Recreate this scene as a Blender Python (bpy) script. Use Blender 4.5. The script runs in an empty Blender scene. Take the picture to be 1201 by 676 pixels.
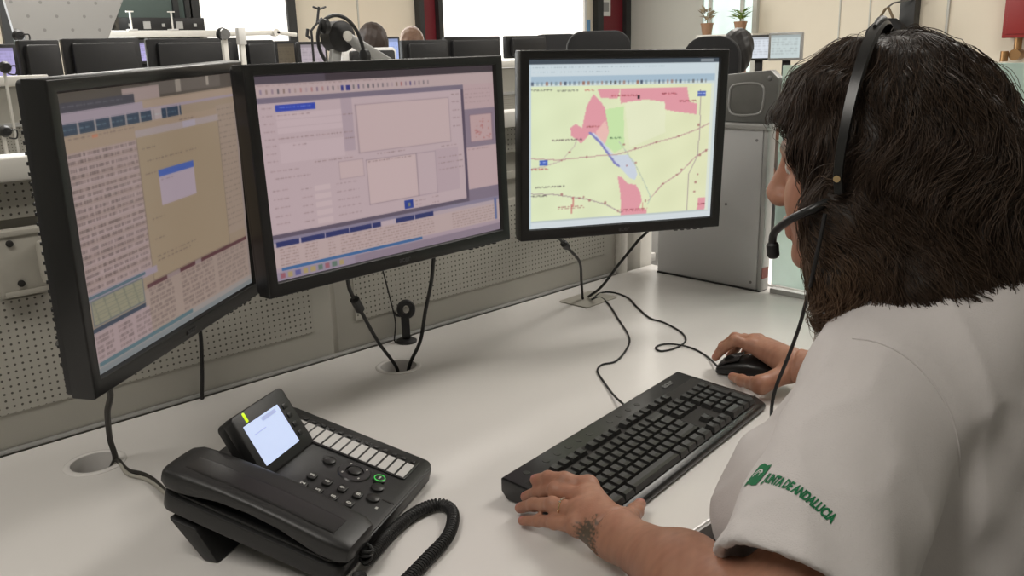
import bpy, bmesh, math, random
import numpy as np
from mathutils import Vector, Matrix, Quaternion
from mathutils.bvhtree import BVHTree

random.seed(7)
RNG = np.random.default_rng(11)
PI = math.pi
SC = bpy.context.scene
COL = SC.collection

# ------------------------------------------------------------------ camera
CAM = np.array([0.0, 0.0, 1.3047])
cF = np.array([0.6604, 0.7031, -0.2638]); cR = np.array([0.7234, -0.6899, -0.0279]); cU = np.array([0.2017, 0.1724, 0.9642])
FPX = 1012.05
cam_d = bpy.data.cameras.new('camera')
cam_d.sensor_width = 36.0
cam_d.lens = 36.0 * FPX / 1201.0
cam_d.clip_start = 0.02
cam = bpy.data.objects.new('camera', cam_d)
COL.objects.link(cam)
cam.matrix_world = Matrix(((cR[0], cU[0], -cF[0], CAM[0]), (cR[1], cU[1], -cF[1], CAM[1]), (cR[2], cU[2], -cF[2], CAM[2]), (0, 0, 0, 1)))
SC.camera = cam

def at(px, py, y=None, x=None, z=None):
    """point where the sight line of a photo pixel meets a plane of the room"""
    d = cF + cR * (px - 600.5) / FPX + cU * (338 - py) / FPX
    if y is not None: t = (y - CAM[1]) / d[1]
    elif x is not None: t = (x - CAM[0]) / d[0]
    else: t = (z - CAM[2]) / d[2]
    return Vector(CAM + d * t)

# ------------------------------------------------------------------ world, exposure, large lights
wd = bpy.data.worlds.new('world'); SC.world = wd
wd.use_nodes = True
wd.node_tree.nodes['Background'].inputs[0].default_value = (0.75, 0.85, 1.0, 1)
wd.node_tree.nodes['Background'].inputs[1].default_value = 0.6
vs = SC.view_settings
vs.view_transform = 'Standard'; vs.look = 'None'; vs.gamma = 1.0; vs.exposure = 0.0
vs.use_curve_mapping = False

def area(name, loc, size, sizey, power, col, rot=(0, 0, 0)):
    l = bpy.data.lights.new(name, 'AREA'); l.shape = 'RECTANGLE'; l.size = size; l.size_y = sizey
    l.energy = power; l.color = col
    o = bpy.data.objects.new(name, l); COL.objects.link(o); o.location = loc; o.rotation_euler = rot
    return o
CEIL = 2.75
LIGHT_SPOTS = [(-0.6, 0.55), (2.6, 0.55), (-0.6, 3.1), (2.2, 3.1), (5.4, 1.2), (5.4, 3.7), (1.6, 5.3)]
LIGHT_POWER = [18, 32, 12, 30, 38, 38, 30]
for (lx, ly), pw in zip(LIGHT_SPOTS, LIGHT_POWER):
    area('ceiling_tube_light', (lx, ly, CEIL - 0.075), 1.15, 0.5, pw, (1.0, 0.95, 0.88))
# daylight entering by the tall windows of the far wall
area('daylight_window', (1.85, 6.28, 1.5), 1.1, 1.9, 45, (0.9, 0.96, 1.0), (math.radians(90), 0, PI))
area('daylight_window', (5.0, 6.28, 1.5), 1.6, 1.9, 50, (1.0, 0.98, 0.92), (math.radians(90), 0, PI))

# ------------------------------------------------------------------ materials
def s2l(c):
    return tuple((v / 12.92 if v <= 0.04045 else ((v + 0.055) / 1.055) ** 2.4) for v in c)
def rgb(r, g, b): return s2l((r / 255, g / 255, b / 255))

def mat(name, col, rough=0.5, metal=0.0, var=0.06, scale=40.0, bump=0.0, bscale=200.0, coat=0.0, spec=0.5, sheen=0.0, trans=0.0, emit=None, estr=0.0):
    m = bpy.data.materials.new(name); m.use_nodes = True
    nt = m.node_tree; b = nt.nodes['Principled BSDF']
    b.inputs['Roughness'].default_value = rough; b.inputs['Metallic'].default_value = metal
    b.inputs['Specular IOR Level'].default_value = spec
    if coat: b.inputs['Coat Weight'].default_value = coat; b.inputs['Coat Roughness'].default_value = 0.15
    if sheen: b.inputs['Sheen Weight'].default_value = sheen
    if trans: b.inputs['Transmission Weight'].default_value = trans; b.inputs['IOR'].default_value = 1.1
    tc = nt.nodes.new('ShaderNodeTexCoord')
    nz = nt.nodes.new('ShaderNodeTexNoise'); nz.inputs['Scale'].default_value = scale; nz.inputs['Detail'].default_value = 4
    nt.links.new(tc.outputs['Object'], nz.inputs['Vector'])
    mx = nt.nodes.new('ShaderNodeMix'); mx.data_type = 'RGBA'
    mx.inputs['A'].default_value = (*[max(0, c * (1 - var)) for c in col], 1)
    mx.inputs['B'].default_value = (*[min(1, c * (1 + var)) for c in col], 1)
    nt.links.new(nz.outputs['Fac'], mx.inputs['Factor'])
    nt.links.new(mx.outputs['Result'], b.inputs['Base Color'])
    if emit is not None:
        b.inputs['Emission Color'].default_value = (*emit, 1); b.inputs['Emission Strength'].default_value = estr
    if bump:
        n2 = nt.nodes.new('ShaderNodeTexNoise'); n2.inputs['Scale'].default_value = bscale; n2.inputs['Detail'].default_value = 3
        nt.links.new(tc.outputs['Object'], n2.inputs['Vector'])
        bp = nt.nodes.new('ShaderNodeBump'); bp.inputs['Strength'].default_value = bump; bp.inputs['Distance'].default_value = 0.001
        nt.links.new(n2.outputs['Fac'], bp.inputs['Height']); nt.links.new(bp.outputs['Normal'], b.inputs['Normal'])
    return m

def attr_mat(name, rough=0.5, emission=0.0, spec=0.5, bump=0.0, bscale=300.0, sss=0.0, aniso=0.0):
    """material that takes its colour from the mesh attribute 'paint'"""
    m = bpy.data.materials.new(name); m.use_nodes = True
    nt = m.node_tree; b = nt.nodes['Principled BSDF']
    a = nt.nodes.new('ShaderNodeAttribute'); a.attribute_name = 'paint'
    b.inputs['Roughness'].default_value = rough; b.inputs['Specular IOR Level'].default_value = spec
    if emission:
        b.inputs['Base Color'].default_value = (0.01, 0.01, 0.012, 1)
        nt.links.new(a.outputs['Color'], b.inputs['Emission Color']); b.inputs['Emission Strength'].default_value = emission
    else:
        nt.links.new(a.outputs['Color'], b.inputs['Base Color'])
    if sss:
        b.inputs['Subsurface Weight'].default_value = sss; b.inputs['Subsurface Radius'].default_value = (0.008, 0.003, 0.0015); b.inputs['Subsurface Scale'].default_value = 0.5
    if aniso: b.inputs['Anisotropic'].default_value = aniso
    if bump:
        tc = nt.nodes.new('ShaderNodeTexCoord')
        n2 = nt.nodes.new('ShaderNodeTexNoise'); n2.inputs['Scale'].default_value = bscale; n2.inputs['Detail'].default_value = 4
        nt.links.new(tc.outputs['Object'], n2.inputs['Vector'])
        bp = nt.nodes.new('ShaderNodeBump'); bp.inputs['Strength'].default_value = bump; bp.inputs['Distance'].default_value = 0.001
        nt.links.new(n2.outputs['Fac'], bp.inputs['Height']); nt.links.new(bp.outputs['Normal'], b.inputs['Normal'])
    return m

def perf_mat(name, col, hole, pitch=0.0125, r=0.19, axes='xz', stagger=True):
    """sheet metal with a regular grid of small punched holes (too small to model singly)"""
    m = mat(name, col, rough=0.45, var=0.03, scale=6)
    nt = m.node_tree; b = nt.nodes['Principled BSDF']
    src = b.inputs['Base Color'].links[0].from_socket
    tc = nt.nodes.new('ShaderNodeTexCoord'); sp = nt.nodes.new('ShaderNodeSeparateXYZ')
    nt.links.new(tc.outputs['Object'], sp.inputs[0])
    def M(op, a, bb=None):
        n = nt.nodes.new('ShaderNodeMath'); n.operation = op
        for i, v in enumerate((a, bb)):
            if v is None: continue
            if isinstance(v, (int, float)): n.inputs[i].default_value = v
            else: nt.links.new(v, n.inputs[i])
        return n.outputs[0]
    u = M('DIVIDE', sp.outputs[axes[0].upper()], pitch); v = M('DIVIDE', sp.outputs[axes[1].upper()], pitch)
    if stagger:
        u, v = M('MULTIPLY', M('ADD', u, v), 0.7071), M('MULTIPLY', M('SUBTRACT', u, v), 0.7071)
    fu = M('SUBTRACT', M('FRACT', u), 0.5); fv = M('SUBTRACT', M('FRACT', v), 0.5)
    d = M('SQRT', M('ADD', M('MULTIPLY', fu, fu), M('MULTIPLY', fv, fv)))
    k = M('LESS_THAN', d, r)
    mx = nt.nodes.new('ShaderNodeMix'); mx.data_type = 'RGBA'
    nt.links.new(k, mx.inputs['Factor']); nt.links.new(src, mx.inputs['A']); mx.inputs['B'].default_value = (*hole, 1)
    nt.links.new(mx.outputs['Result'], b.inputs['Base Color'])
    return m

M = {}
M['desk'] = mat('white_laminate', (0.76, 0.735, 0.71), 0.26, var=0.025, scale=5, spec=0.5)
M['desk_edge'] = mat('grey_edge_band', (0.55, 0.54, 0.53), 0.45)
M['panel'] = mat('grey_painted_metal', (0.40, 0.385, 0.34), 0.45, var=0.03, scale=6)
M['perf'] = perf_mat('perforated_grey_metal', (0.40, 0.385, 0.34), (0.07, 0.065, 0.055), 0.0106, 0.17, stagger=False)
M['perf_far'] = perf_mat('perforated_grey_board', (0.27, 0.265, 0.255), (0.18, 0.175, 0.17), 0.11, 0.085)
M['rail'] = mat('white_rail', (0.72, 0.70, 0.65), 0.4)
M['alu'] = mat('brushed_aluminium', (0.50, 0.50, 0.49), 0.42, metal=0.55, var=0.05, scale=12)
M['silver'] = mat('silver_panel', (0.62, 0.625, 0.63), 0.42, metal=0.15, var=0.05, scale=5)
M['black'] = mat('black_plastic', (0.0125, 0.0125, 0.0135), 0.45, bump=0.08, bscale=900)
M['black_satin'] = mat('black_satin_plastic', (0.011, 0.011, 0.011), 0.32, bump=0.05, bscale=700)
M['phone'] = mat('anthracite_plastic', (0.016, 0.016, 0.016), 0.42, bump=0.1, bscale=900)
M['key'] = mat('black_keycap', (0.017, 0.017, 0.016), 0.38)
M['rubber'] = mat('black_rubber', (0.010, 0.010, 0.010), 0.55)
M['fabric_black'] = mat('black_fabric', (0.014, 0.014, 0.015), 0.9, bump=0.4, bscale=500)
M['cable_grey'] = mat('dark_grey_cable', (0.035, 0.032, 0.028), 0.5)
M['grey_arm'] = mat('grey_arm_paint', (0.36, 0.36, 0.35), 0.38, metal=0.3)
M['beige_bracket'] = mat('beige_grey_bracket', (0.42, 0.40, 0.35), 0.5)
M['steel'] = mat('steel_screw', (0.25, 0.25, 0.25), 0.35, metal=0.9)
M['darkhole'] = mat('dark_recess', (0.02, 0.018, 0.016), 0.8)
M['cream'] = mat('cream_wall', (0.80, 0.73, 0.60), 0.8, var=0.03, scale=3)
M['greywall'] = mat('grey_wall', (0.55, 0.545, 0.50), 0.8, var=0.03, scale=3)
M['ceil'] = mat('ceiling_white', (0.75, 0.74, 0.72), 0.9)
M['floor'] = mat('grey_floor', (0.30, 0.29, 0.28), 0.5)
M['frame_dark'] = mat('dark_window_frame', (0.025, 0.026, 0.026), 0.5)
M['maroon'] = mat('maroon_paint', (0.16, 0.012, 0.02), 0.45)
M['red'] = mat('red_paint', (0.27, 0.014, 0.012), 0.4)
M['brass'] = mat('brass', (0.35, 0.2, 0.09), 0.35, metal=0.9)
M['white'] = mat('white_plastic', (0.75, 0.74, 0.72), 0.4)
M['gold'] = mat('gold', (0.85, 0.62, 0.35), 0.2, metal=1.0)
M['lamp'] = mat('lamp_diffuser', (0.8, 0.8, 0.8), 0.5, emit=(1.0, 0.94, 0.85), estr=1.2)
M['daylight'] = mat('daylit_blind', (0.8, 0.8, 0.8), 0.8, emit=(1.0, 0.97, 0.9), estr=1.0)
M['daylight_cool'] = mat('daylit_blind_cool', (0.7, 0.8, 0.8), 0.8, emit=(0.62, 0.75, 0.72), estr=0.75)
M['glass_dark'] = mat('green_grey_glass', (0.10, 0.13, 0.12), 0.15, var=0.1, scale=3)
M['glass'] = mat('pale_green_glass', (0.74, 0.90, 0.85), 0.3, trans=0.6)

# ------------------------------------------------------------------ mesh helpers
class MB:
    def __init__(s): s.v = []; s.f = []
    def add(s, vs, fs, mtx=None):
        o = len(s.v)
        for p in vs:
            p = Vector(p)
            s.v.append(tuple(mtx @ p) if mtx else tuple(p))
        s.f += [tuple(i + o for i in f) for f in fs]
        return s
    def box(s, c, d, mtx=None, taper=1.0):
        x, y, z = c; a, b, h = d[0] / 2, d[1] / 2, d[2] / 2
        vs = [(x - a, y - b, z - h), (x + a, y - b, z - h), (x + a, y + b, z - h), (x - a, y + b, z - h)]
        a *= taper; b *= taper
        vs += [(x - a, y - b, z + h), (x + a, y - b, z + h), (x + a, y + b, z + h), (x - a, y + b, z + h)]
        return s.add(vs, [(3, 2, 1, 0), (4, 5, 6, 7), (0, 1, 5, 4), (1, 2, 6, 5), (2, 3, 7, 6), (3, 0, 4, 7)], mtx)
    def prism(s, poly, h0, h1, mtx=None):
        """polygon in xy, counter-clockwise, extruded along z"""
        n = len(poly)
        vs = [(p[0], p[1], h0) for p in poly] + [(p[0], p[1], h1) for p in poly]
        fs = [tuple(range(n - 1, -1, -1)), tuple(range(n, 2 * n))] + [(i, (i + 1) % n, n + (i + 1) % n, n + i) for i in range(n)]
        return s.add(vs, fs, mtx)
    def lathe(s, prof, n=24, mtx=None, cap=True):
        vs = []; fs = []
        for (r, z) in prof:
            for k in range(n):
                a = 2 * PI * k / n; vs.append((r * math.cos(a), r * math.sin(a), z))
        for i in range(len(prof) - 1):
            for k in range(n):
                k2 = (k + 1) % n
                fs.append((i * n + k, i * n + k2, (i + 1) * n + k2, (i + 1) * n + k))
        if cap:
            fs.append(tuple(range(n - 1, -1, -1))); fs.append(tuple((len(prof) - 1) * n + k for k in range(n)))
        return s.add(vs, fs, mtx)
    def tube(s, pts, r, n=8, closed=False, cap=True):
        pts = [Vector(p) for p in pts]; N = len(pts)
        rs = r if isinstance(r, (list, tuple)) else [r] * N
        T = []
        for i in range(N):
            a = pts[(i - 1) % N] if (i > 0 or closed) else pts[0]
            b = pts[(i + 1) % N] if (i < N - 1 or closed) else pts[-1]
            t = b - a; T.append(t.normalized() if t.length > 1e-9 else Vector((0, 0, 1)))
        ref = Vector((0, 0, 1)) if abs(T[0].z) < 0.9 else Vector((1, 0, 0))
        nrm = T[0].cross(ref).normalized(); vs = []; fs = []
        for i in range(N):
            nrm = (nrm - T[i] * nrm.dot(T[i])).normalized(); bn = T[i].cross(nrm)
            for k in range(n):
                a = 2 * PI * k / n
                vs.append(pts[i] + (nrm * math.cos(a) + bn * math.sin(a)) * rs[i])
        for i in range(N if closed else N - 1):
            j = (i + 1) % N
            for k in range(n):
                k2 = (k + 1) % n
                fs.append((i * n + k, i * n + k2, j * n + k2, j * n + k))
        if cap and not closed:
            fs.append(tuple(range(n - 1, -1, -1))); fs.append(tuple((N - 1) * n + k for k in range(n)))
        return s.add(vs, fs)
    def bar(s, a, b, w, h, up=(0, 0, 1)):
        """rectangular bar from a to b, w wide, h deep along up"""
        a = Vector(a); b = Vector(b); t = (b - a).normalized(); u = Vector(up); sd = t.cross(u).normalized(); u = sd.cross(t)
        vs = [p + sd * x * w / 2 + u * z * h / 2 for p in (a, b) for x, z in ((-1, -1), (1, -1), (1, 1), (-1, 1))]
        return s.add(vs, [(3, 2, 1, 0), (4, 5, 6, 7), (0, 1, 5, 4), (1, 2, 6, 5), (2, 3, 7, 6), (3, 0, 4, 7)])
    def mesh(s, name, bevel=0.0, seg=2, smooth=False):
        me = bpy.data.meshes.new(name)
        bm = bmesh.new()
        bv = [bm.verts.new(p) for p in s.v]
        for f in s.f:
            try: bm.faces.new([bv[i] for i in f])
            except ValueError: pass
        bmesh.ops.recalc_face_normals(bm, faces=bm.faces)
        if bevel:
            ed = [e for e in bm.edges if len(e.link_faces) == 2 and e.calc_face_angle(0) > 0.5]
            bmesh.ops.bevel(bm, geom=ed, offset=bevel, segments=seg, affect='EDGES', profile=0.5, clamp_overlap=True)
        bm.to_mesh(me); bm.free()
        if smooth or bevel:
            for p in me.polygons: p.use_smooth = True
            try: me.set_sharp_from_angle(angle=math.radians(38))
            except Exception: pass
        return me

def obj(name, mb, m, parent=None, bevel=0.0, smooth=False, seg=2):
    me = mb if isinstance(mb, bpy.types.Mesh) else mb.mesh(name, bevel, seg, smooth)
    me.name = name
    if m is not None:
        me.materials.clear(); me.materials.append(M[m] if isinstance(m, str) else m)
    o = bpy.data.objects.new(name, me); COL.objects.link(o)
    if parent is not None: o.parent = parent
    return o
def tag(o, label=None, cat=None, group=None, kind=None):
    if label: o['label'] = label
    if cat: o['category'] = cat
    if group: o['group'] = group
    if kind: o['kind'] = kind
    return o
def thing(name, label, cat, loc=(0, 0, 0), rotz=0.0, group=None):
    o = bpy.data.objects.new(name, None); COL.objects.link(o); o.empty_display_size = 0.05
    o.location = loc; o.rotation_euler = (0, 0, rotz)
    return tag(o, label, cat, group)
def struct(name, mb, m, label=None, bevel=0.0):
    o = obj(name, mb, m, None, bevel); o['kind'] = 'structure'
    if label: o['label'] = label
    return o
def catmull(P, n=8, closed=False):
    P = [Vector(p) for p in P]; out = []; N = len(P)
    for i in range(N if closed else N - 1):
        if closed: p0, p1, p2, p3 = P[i - 1], P[i], P[(i + 1) % N], P[(i + 2) % N]
        else: p0, p1, p2, p3 = P[max(i - 1, 0)], P[i], P[i + 1], P[min(i + 2, N - 1)]
        for k in range(n):
            t = k / n
            out.append(0.5 * ((2 * p1) + (p2 - p0) * t + (2 * p0 - 5 * p1 + 4 * p2 - p3) * t * t + (3 * p1 - p0 - 3 * p2 + p3) * t ** 3))
    if not closed: out.append(P[-1])
    return out
def text_mesh(body, size, extrude=0.0003, bold=0.0):
    cu = bpy.data.curves.new('lettering', 'FONT'); cu.body = body; cu.size = size; cu.extrude = extrude; cu.offset = bold
    cu.align_x = 'CENTER'; cu.align_y = 'CENTER'; cu.resolution_u = 3
    o = bpy.data.objects.new('lettering', cu); COL.objects.link(o)
    dg = bpy.context.evaluated_depsgraph_get(); me = bpy.data.meshes.new_from_object(o.evaluated_get(dg))
    bpy.data.objects.remove(o); bpy.data.curves.remove(cu)
    return me
def rrect(w, h, r, n=4, cx=0, cy=0):
    out = []
    for (sx, sy, a0) in ((1, 1, 0), (-1, 1, 90), (-1, -1, 180), (1, -1, 270)):
        for k in range(n + 1):
            a = math.radians(a0 + 90 * k / n)
            out.append((cx + sx * (w / 2 - r) + r * math.cos(a), cy + sy * (h / 2 - r) + r * math.sin(a)))
    return out
def apply_bool(target, cutters):
    for c in cutters:
        md = target.modifiers.new('cut', 'BOOLEAN'); md.operation = 'DIFFERENCE'; md.object = c; md.solver = 'EXACT'
    dg = bpy.context.evaluated_depsgraph_get()
    me = bpy.data.meshes.new_from_object(target.evaluated_get(dg))
    target.modifiers.clear(); target.data = me
    for c in cutters: bpy.data.objects.remove(c)
RX = lambda a: Matrix.Rotation(a, 4, 'X')
RY = lambda a: Matrix.Rotation(a, 4, 'Y')
RZ = lambda a: Matrix.Rotation(a, 4, 'Z')
TR = lambda x, y, z: Matrix.Translation((x, y, z))
# ------------------------------------------------------------------ room shell
DZ = 0.74
WX, WY = 8.0, 6.5
struct('floor', MB().box((2.5, 2.15, -0.05), (11.2, 8.9, 0.1)), 'floor')
struct('ceiling', MB().box((2.5, 2.15, CEIL + 0.05), (11.2, 8.9, 0.1)), 'ceil')
struct('wall_back', MB().box((2.5, WY + 0.05, CEIL / 2), (11.0, 0.1, CEIL)), 'cream')
struct('wall_right', MB().box((WX + 0.05, 2.15, CEIL / 2), (0.1, 8.7, CEIL)), 'cream')
struct('wall_left', MB().box((-3.05, 2.15, CEIL / 2), (0.1, 8.7, CEIL)), 'greywall')
struct('wall_front', MB().box((2.5, -2.25, CEIL / 2), (11.0, 0.1, CEIL)), 'greywall')
LIGHT_NAMES = ['above the camera side of the telephone', 'above the neighbouring desk beyond the glass screen', 'above the far left partition', 'above the grey partition behind the middle monitor', 'above the seated colleague in green', 'above the two empty black chairs', 'nearest the bright windows']
for (lx, ly), ln_ in zip(LIGHT_SPOTS, LIGHT_NAMES):
    t = thing('ceiling_light', 'white ceiling light panel ' + ln_, 'ceiling light', (lx, ly, CEIL - 0.06), 0, 'ceiling light panels')
    fr = MB()
    for a in (-1, 1):
        fr.box((a * 0.6, 0, 0.03), (0.03, 0.58, 0.058)); fr.box((0, a * 0.275, 0.03), (1.17, 0.03, 0.058))
    obj('frame', fr, 'white', t)
    obj('diffuser', MB().box((0, 0, 0.045), (1.17, 0.52, 0.02)), 'lamp', t)

# ------------------------------------------------------------------ windows and doors of the far walls
wall_n = [0]
def wall_patch(kind, n, px0, px1, z0, z1, fill, frame, fw=0.06, side='back', mull=(), label=None, depth=0.05):
    """a framed opening on the back (y = WY) or right (x = WX) wall between two photo columns"""
    if side == 'back':
        a, b = at(px0, 30, y=WY).x, at(px1, 30, y=WY).x; tf = lambda u, d, z: (u, WY - d, z)
    else:
        a, b = at(px0, 30, x=WX).y, at(px1, 30, x=WX).y; tf = lambda u, d, z: (WX - d, u, z)
        if a > b: a, b = b, a
    t = bpy.data.objects.new(f'{kind}_{n}', None); COL.objects.link(t)
    t['kind'] = 'structure'
    if label: t['label'] = label
    def slab(nm, u0, u1, zz0, zz1, d0, d1, m):
        p = tf(u0, d0, zz0); q = tf(u1, d1, zz1)
        mb = MB().box([(p[i] + q[i]) / 2 for i in range(3)], [abs(q[i] - p[i]) for i in range(3)])
        return obj(nm, mb, m, t)
    slab('pane' if kind == 'window' else 'leaf', a + fw, b - fw, z0 + fw, z1 - fw, 0.004, 0.025, fill)
    slab('frame', a, a + fw, z0, z1, 0.002, depth, frame); slab('frame', b - fw, b, z0, z1, 0.002, depth, frame)
    slab('frame', a + fw, b - fw, z1 - fw, z1, 0.002, depth, frame); slab('frame', a + fw, b - fw, z0, z0 + fw, 0.002, depth, frame)
    for k in mull:
        u = a + (b - a) * k
        slab('mullion', u - 0.02, u + 0.02, z0 + fw, z1 - fw, 0.026, depth, frame)
    return t
wall_patch('window', 1, 128, 224, 1.42, 2.5, 'glass_dark', 'frame_dark', 0.05, mull=(0.8,), label='dark green-grey window above the black shelf')
wall_patch('window', 2, 222, 345, 0.95, 2.5, 'daylight', 'frame_dark', 0.075, label='bright daylit window with a black frame behind the white lamp arm')
wall_patch('window', 3, 512, 684, 1.0, 2.5, 'daylight', 'white', 0.03, label='wide bright window with white blind')
wall_patch('door', 1, 487, 514, 0.0, 2.2, 'maroon', 'frame_dark', 0.05, depth=0.08, label='narrow dark red door with black frame left of the bright window')
wall_patch('door', 2, 695, 734, 0.0, 2.2, 'maroon', 'frame_dark', 0.09, depth=0.08, label='dark red door carrying a small white notice')
wall_patch('window', 4, 822, 890, 1.0, 2.5, 'daylight_cool', 'greywall', 0.05, side='right', mull=(0.25, 0.8), label='window with pale green curtain behind the seated colleague')
wall_patch('window', 5, 0, 34, 1.2, 2.5, 'glass_dark', 'frame_dark', 0.05, label='dark window strip behind the perforated board')
# grey section of the right wall and a dark post
a, b = at(737, 30, x=WX).y, at(822, 30, x=WX).y
struct('trim_1', MB().box((WX - 0.006, (a + b) / 2, CEIL / 2), (0.012, abs(a - b), CEIL)), 'greywall', 'light grey wall cladding beside the dark red door')
p = at(1070, 20, x=WX)
struct('trim_2', MB().box((WX - 0.06, p.y, CEIL / 2), (0.12, 0.13, CEIL)), 'frame_dark', 'dark vertical post on the cream wall', 0.004)
p = at(1112, 20, x=WX)
struct('trim_3', MB().box((WX - 0.01, p.y, CEIL / 2), (0.02, 0.02, CEIL)), 'greywall', 'thin grey joint strip on the cream wall')
for k, px in enumerate((985, 1020)):
    p = at(px, 20, x=WX)
    struct('trim_%d' % (4 + k), MB().box((WX - 0.004, p.y, CEIL / 2), (0.008, 0.012, CEIL)), 'greywall', 'thin vertical joint of the cream wall')
p0 = at(420, 20, y=WY)
struct('trim_6', MB().box((p0.x, WY - 0.004, CEIL / 2), (0.012, 0.008, CEIL)), 'greywall', 'thin vertical joint of the cream wall beside the bright window')
# notice on the door
p = at(714, 8, y=WY - 0.07)
nt_ = thing('door_notice', 'small white notice with a grey picture on the dark red door', 'sign', (p.x, WY - 0.03, p.z))
obj('sheet', MB().box((0, 0, 0), (0.15, 0.006, 0.19)), 'white', nt_)
obj('picture', MB().box((0.0, -0.004, 0.0), (0.09, 0.002, 0.1)), mat('notice_print', (0.3, 0.3, 0.3), 0.7), nt_)
# blue poster strip beside the door
p = at(689, 31, y=WY - 0.03)
tag(obj('wall_poster', MB().box((p.x, WY - 0.012, p.z), (0.12, 0.012, 0.14)), mat('blue_print', rgb(110, 160, 205), 0.6, var=0.2, scale=9)), 'small blue poster low on the wall left of the dark red door', 'poster')
# white switch box beside the narrow door
p = at(489.5, 32, y=WY - 0.1)

# ------------------------------------------------------------------ the desk
DX0, DX1, DY0, DY1 = -0.35, 1.83, 0.53, 1.396
desk = thing('desk', 'white laminate desk carrying keyboard, telephone and mouse', 'desk', (0, 0, 0))
top = obj('desk_top', MB().box(((DX0 + DX1) / 2, (DY0 + DY1) / 2, DZ - 0.015), (DX1 - DX0, DY1 - DY0 - 0.004, 0.03)), 'desk', desk, 0.002)
GR = [(0.342, 1.268), (0.888, 1.263)]
cut = []
for gx, gy in GR:
    cut.append(obj('cutter', MB().lathe([(0.036, -0.1), (0.036, 0.1)], 40, TR(gx, gy, DZ)), None))
apply_bool(top, cut)
for p_ in top.data.polygons: p_.use_smooth = False
obj('edge_band', MB().box(((DX0 + DX1) / 2, DY0 + 0.0005, DZ - 0.0165), (DX1 - DX0, 0.003, 0.027)), 'desk_edge', desk)
for gx, gy in GR:
    g = obj('grommet', MB().lathe([(0.0335, -0.03), (0.0335, 0.0012), (0.035, 0.0022), (0.041, 0.0022), (0.043, 0.0008), (0.043, 0.0001), (0.0355, 0.0001), (0.0355, -0.03)], 40, TR(gx, gy, DZ), cap=False), 'desk', desk, smooth=True)
    obj('cable_tray', MB().box((gx, gy, DZ - 0.075), (0.3, 0.1, 0.004)).box((gx, gy + 0.052, DZ - 0.05), (0.3, 0.004, 0.05)).box((gx, gy - 0.052, DZ - 0.05), (0.3, 0.004, 0.05)), 'beige_bracket', desk)
cv = obj('cable_cover', MB().prism(rrect(0.115, 0.085, 0.006, 3), 0.0, 0.003, TR(1.458, 1.292, DZ) @ RZ(0.05)), 'beige_bracket', desk, 0.001)
for x in (DX0 + 0.15, DX1 - 0.1):
    obj('leg', MB().box((x, 1.0, 0.354), (0.05, 0.62, 0.708)), 'alu', desk, 0.004)
obj('cross_rail', MB().box((0.75, 1.3, 0.55), (2.0, 0.02, 0.25)), 'alu', desk)

# ------------------------------------------------------------------ perforated partition behind the desk
PY = 1.4013
part = thing('desk_partition', 'grey perforated metal partition behind the three monitors with white top rail', 'partition', (0, PY, 0))
px0, px1 = -0.6, 1.688
MOD = [(-0.6, 0.838), (0.848, px1)]
for (a, b) in MOD:
    s_ = obj('panel', MB().box(((a + b) / 2, 0.012, 0.852), (b - a, 0.02, 0.264)), 'panel', part, 0.002)
    pf = obj('perforated_sheet', MB().box(((a + b) / 2 , 0.0005, 0.887), (b - a - 0.085, 0.003, 0.172)), 'perf', part)
    obj('panel', MB().box(((a + b) / 2, 0.012, 1.117), (b - a, 0.02, 0.054)), 'perf', part, 0.002)
obj('slot_rail', MB().box(((px0 + px1) / 2, 0.03, 1.037), (px1 - px0, 0.02, 0.102)).box(((px0 + px1) / 2, 0.016, 1.037), (px1 - px0, 0.008, 0.018)), 'panel', part, 0.001)
obj('top_rail', MB().box(((px0 + px1) / 2, 0.012, 1.1635), (px1 - px0, 0.075, 0.033)), 'rail', part, 0.004)
obj('foot_rail', MB().box(((px0 + px1) / 2, 0.012, 0.36), (px1 - px0, 0.02, 0.71)), 'panel', part)
obj('bottom_strip', MB().box(((px0 + px1) / 2, -0.0012, 0.7435), (px1 - px0, 0.004, 0.006)), 'alu', part)
obj('end_post', MB().box((1.71, 0.02, 0.59), (0.03, 0.06, 1.18)), 'rail', part, 0.004)
pp = thing('corner_post', 'beige metal post between perforated partition and silver side panel', 'post', (0, 0, 0))
obj('post', MB().box((1.815, 1.43, 0.59), (0.05, 0.06, 1.18)), 'rail', pp, 0.004)
obj('dark_gap_strip', MB().box((1.765, 1.455, 0.59), (0.04, 0.012, 1.16)), mat('gap_dark_tone', (0.22, 0.23, 0.25), 0.5), pp, 0.002)  # strip stands in for the open gap; its darkness is only colour
obj('post_cap', MB().box((1.815, 1.43, 1.185), (0.056, 0.066, 0.01)), 'white', pp, 0.002)

# ------------------------------------------------------------------ silver side panel and glass screen at the right end
sp_ = thing('silver_side_panel', 'tall silver metal side panel standing on the right end of the desk', 'partition', (1.785, 0, DZ))
obj('sheet', MB().box((0, 1.185, 0.192), (0.03, 0.29, 0.378)), 'silver', sp_, 0.004)
obj('edge_profile', MB().box((0.002, 1.033, 0.192), (0.034, 0.012, 0.38)), 'alu', sp_, 0.003)
obj('foot_trim', MB().box((0, 1.18, 0.0016), (0.034, 0.30, 0.003)), 'frame_dark', sp_)
obj('top_trim', MB().box((0, 1.18, 0.386), (0.05, 0.31, 0.012)), 'alu', sp_, 0.003)
for yy, zz in ((1.055, 0.02), (1.055, 0.355), (1.13, 0.2)):
    obj('screw', MB().lathe([(0.0035, 0), (0.0035, 0.0012), (0.002, 0.002)], 12, TR(-0.0148, yy, zz) @ RY(-PI / 2)), 'steel', sp_)
obj('sticker', MB().box((-0.001, 1.0265, 0.045), (0.026, 0.0015, 0.026)), mat('pink_sticker', (0.35, 0.12, 0.10), 0.6), sp_)
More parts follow.
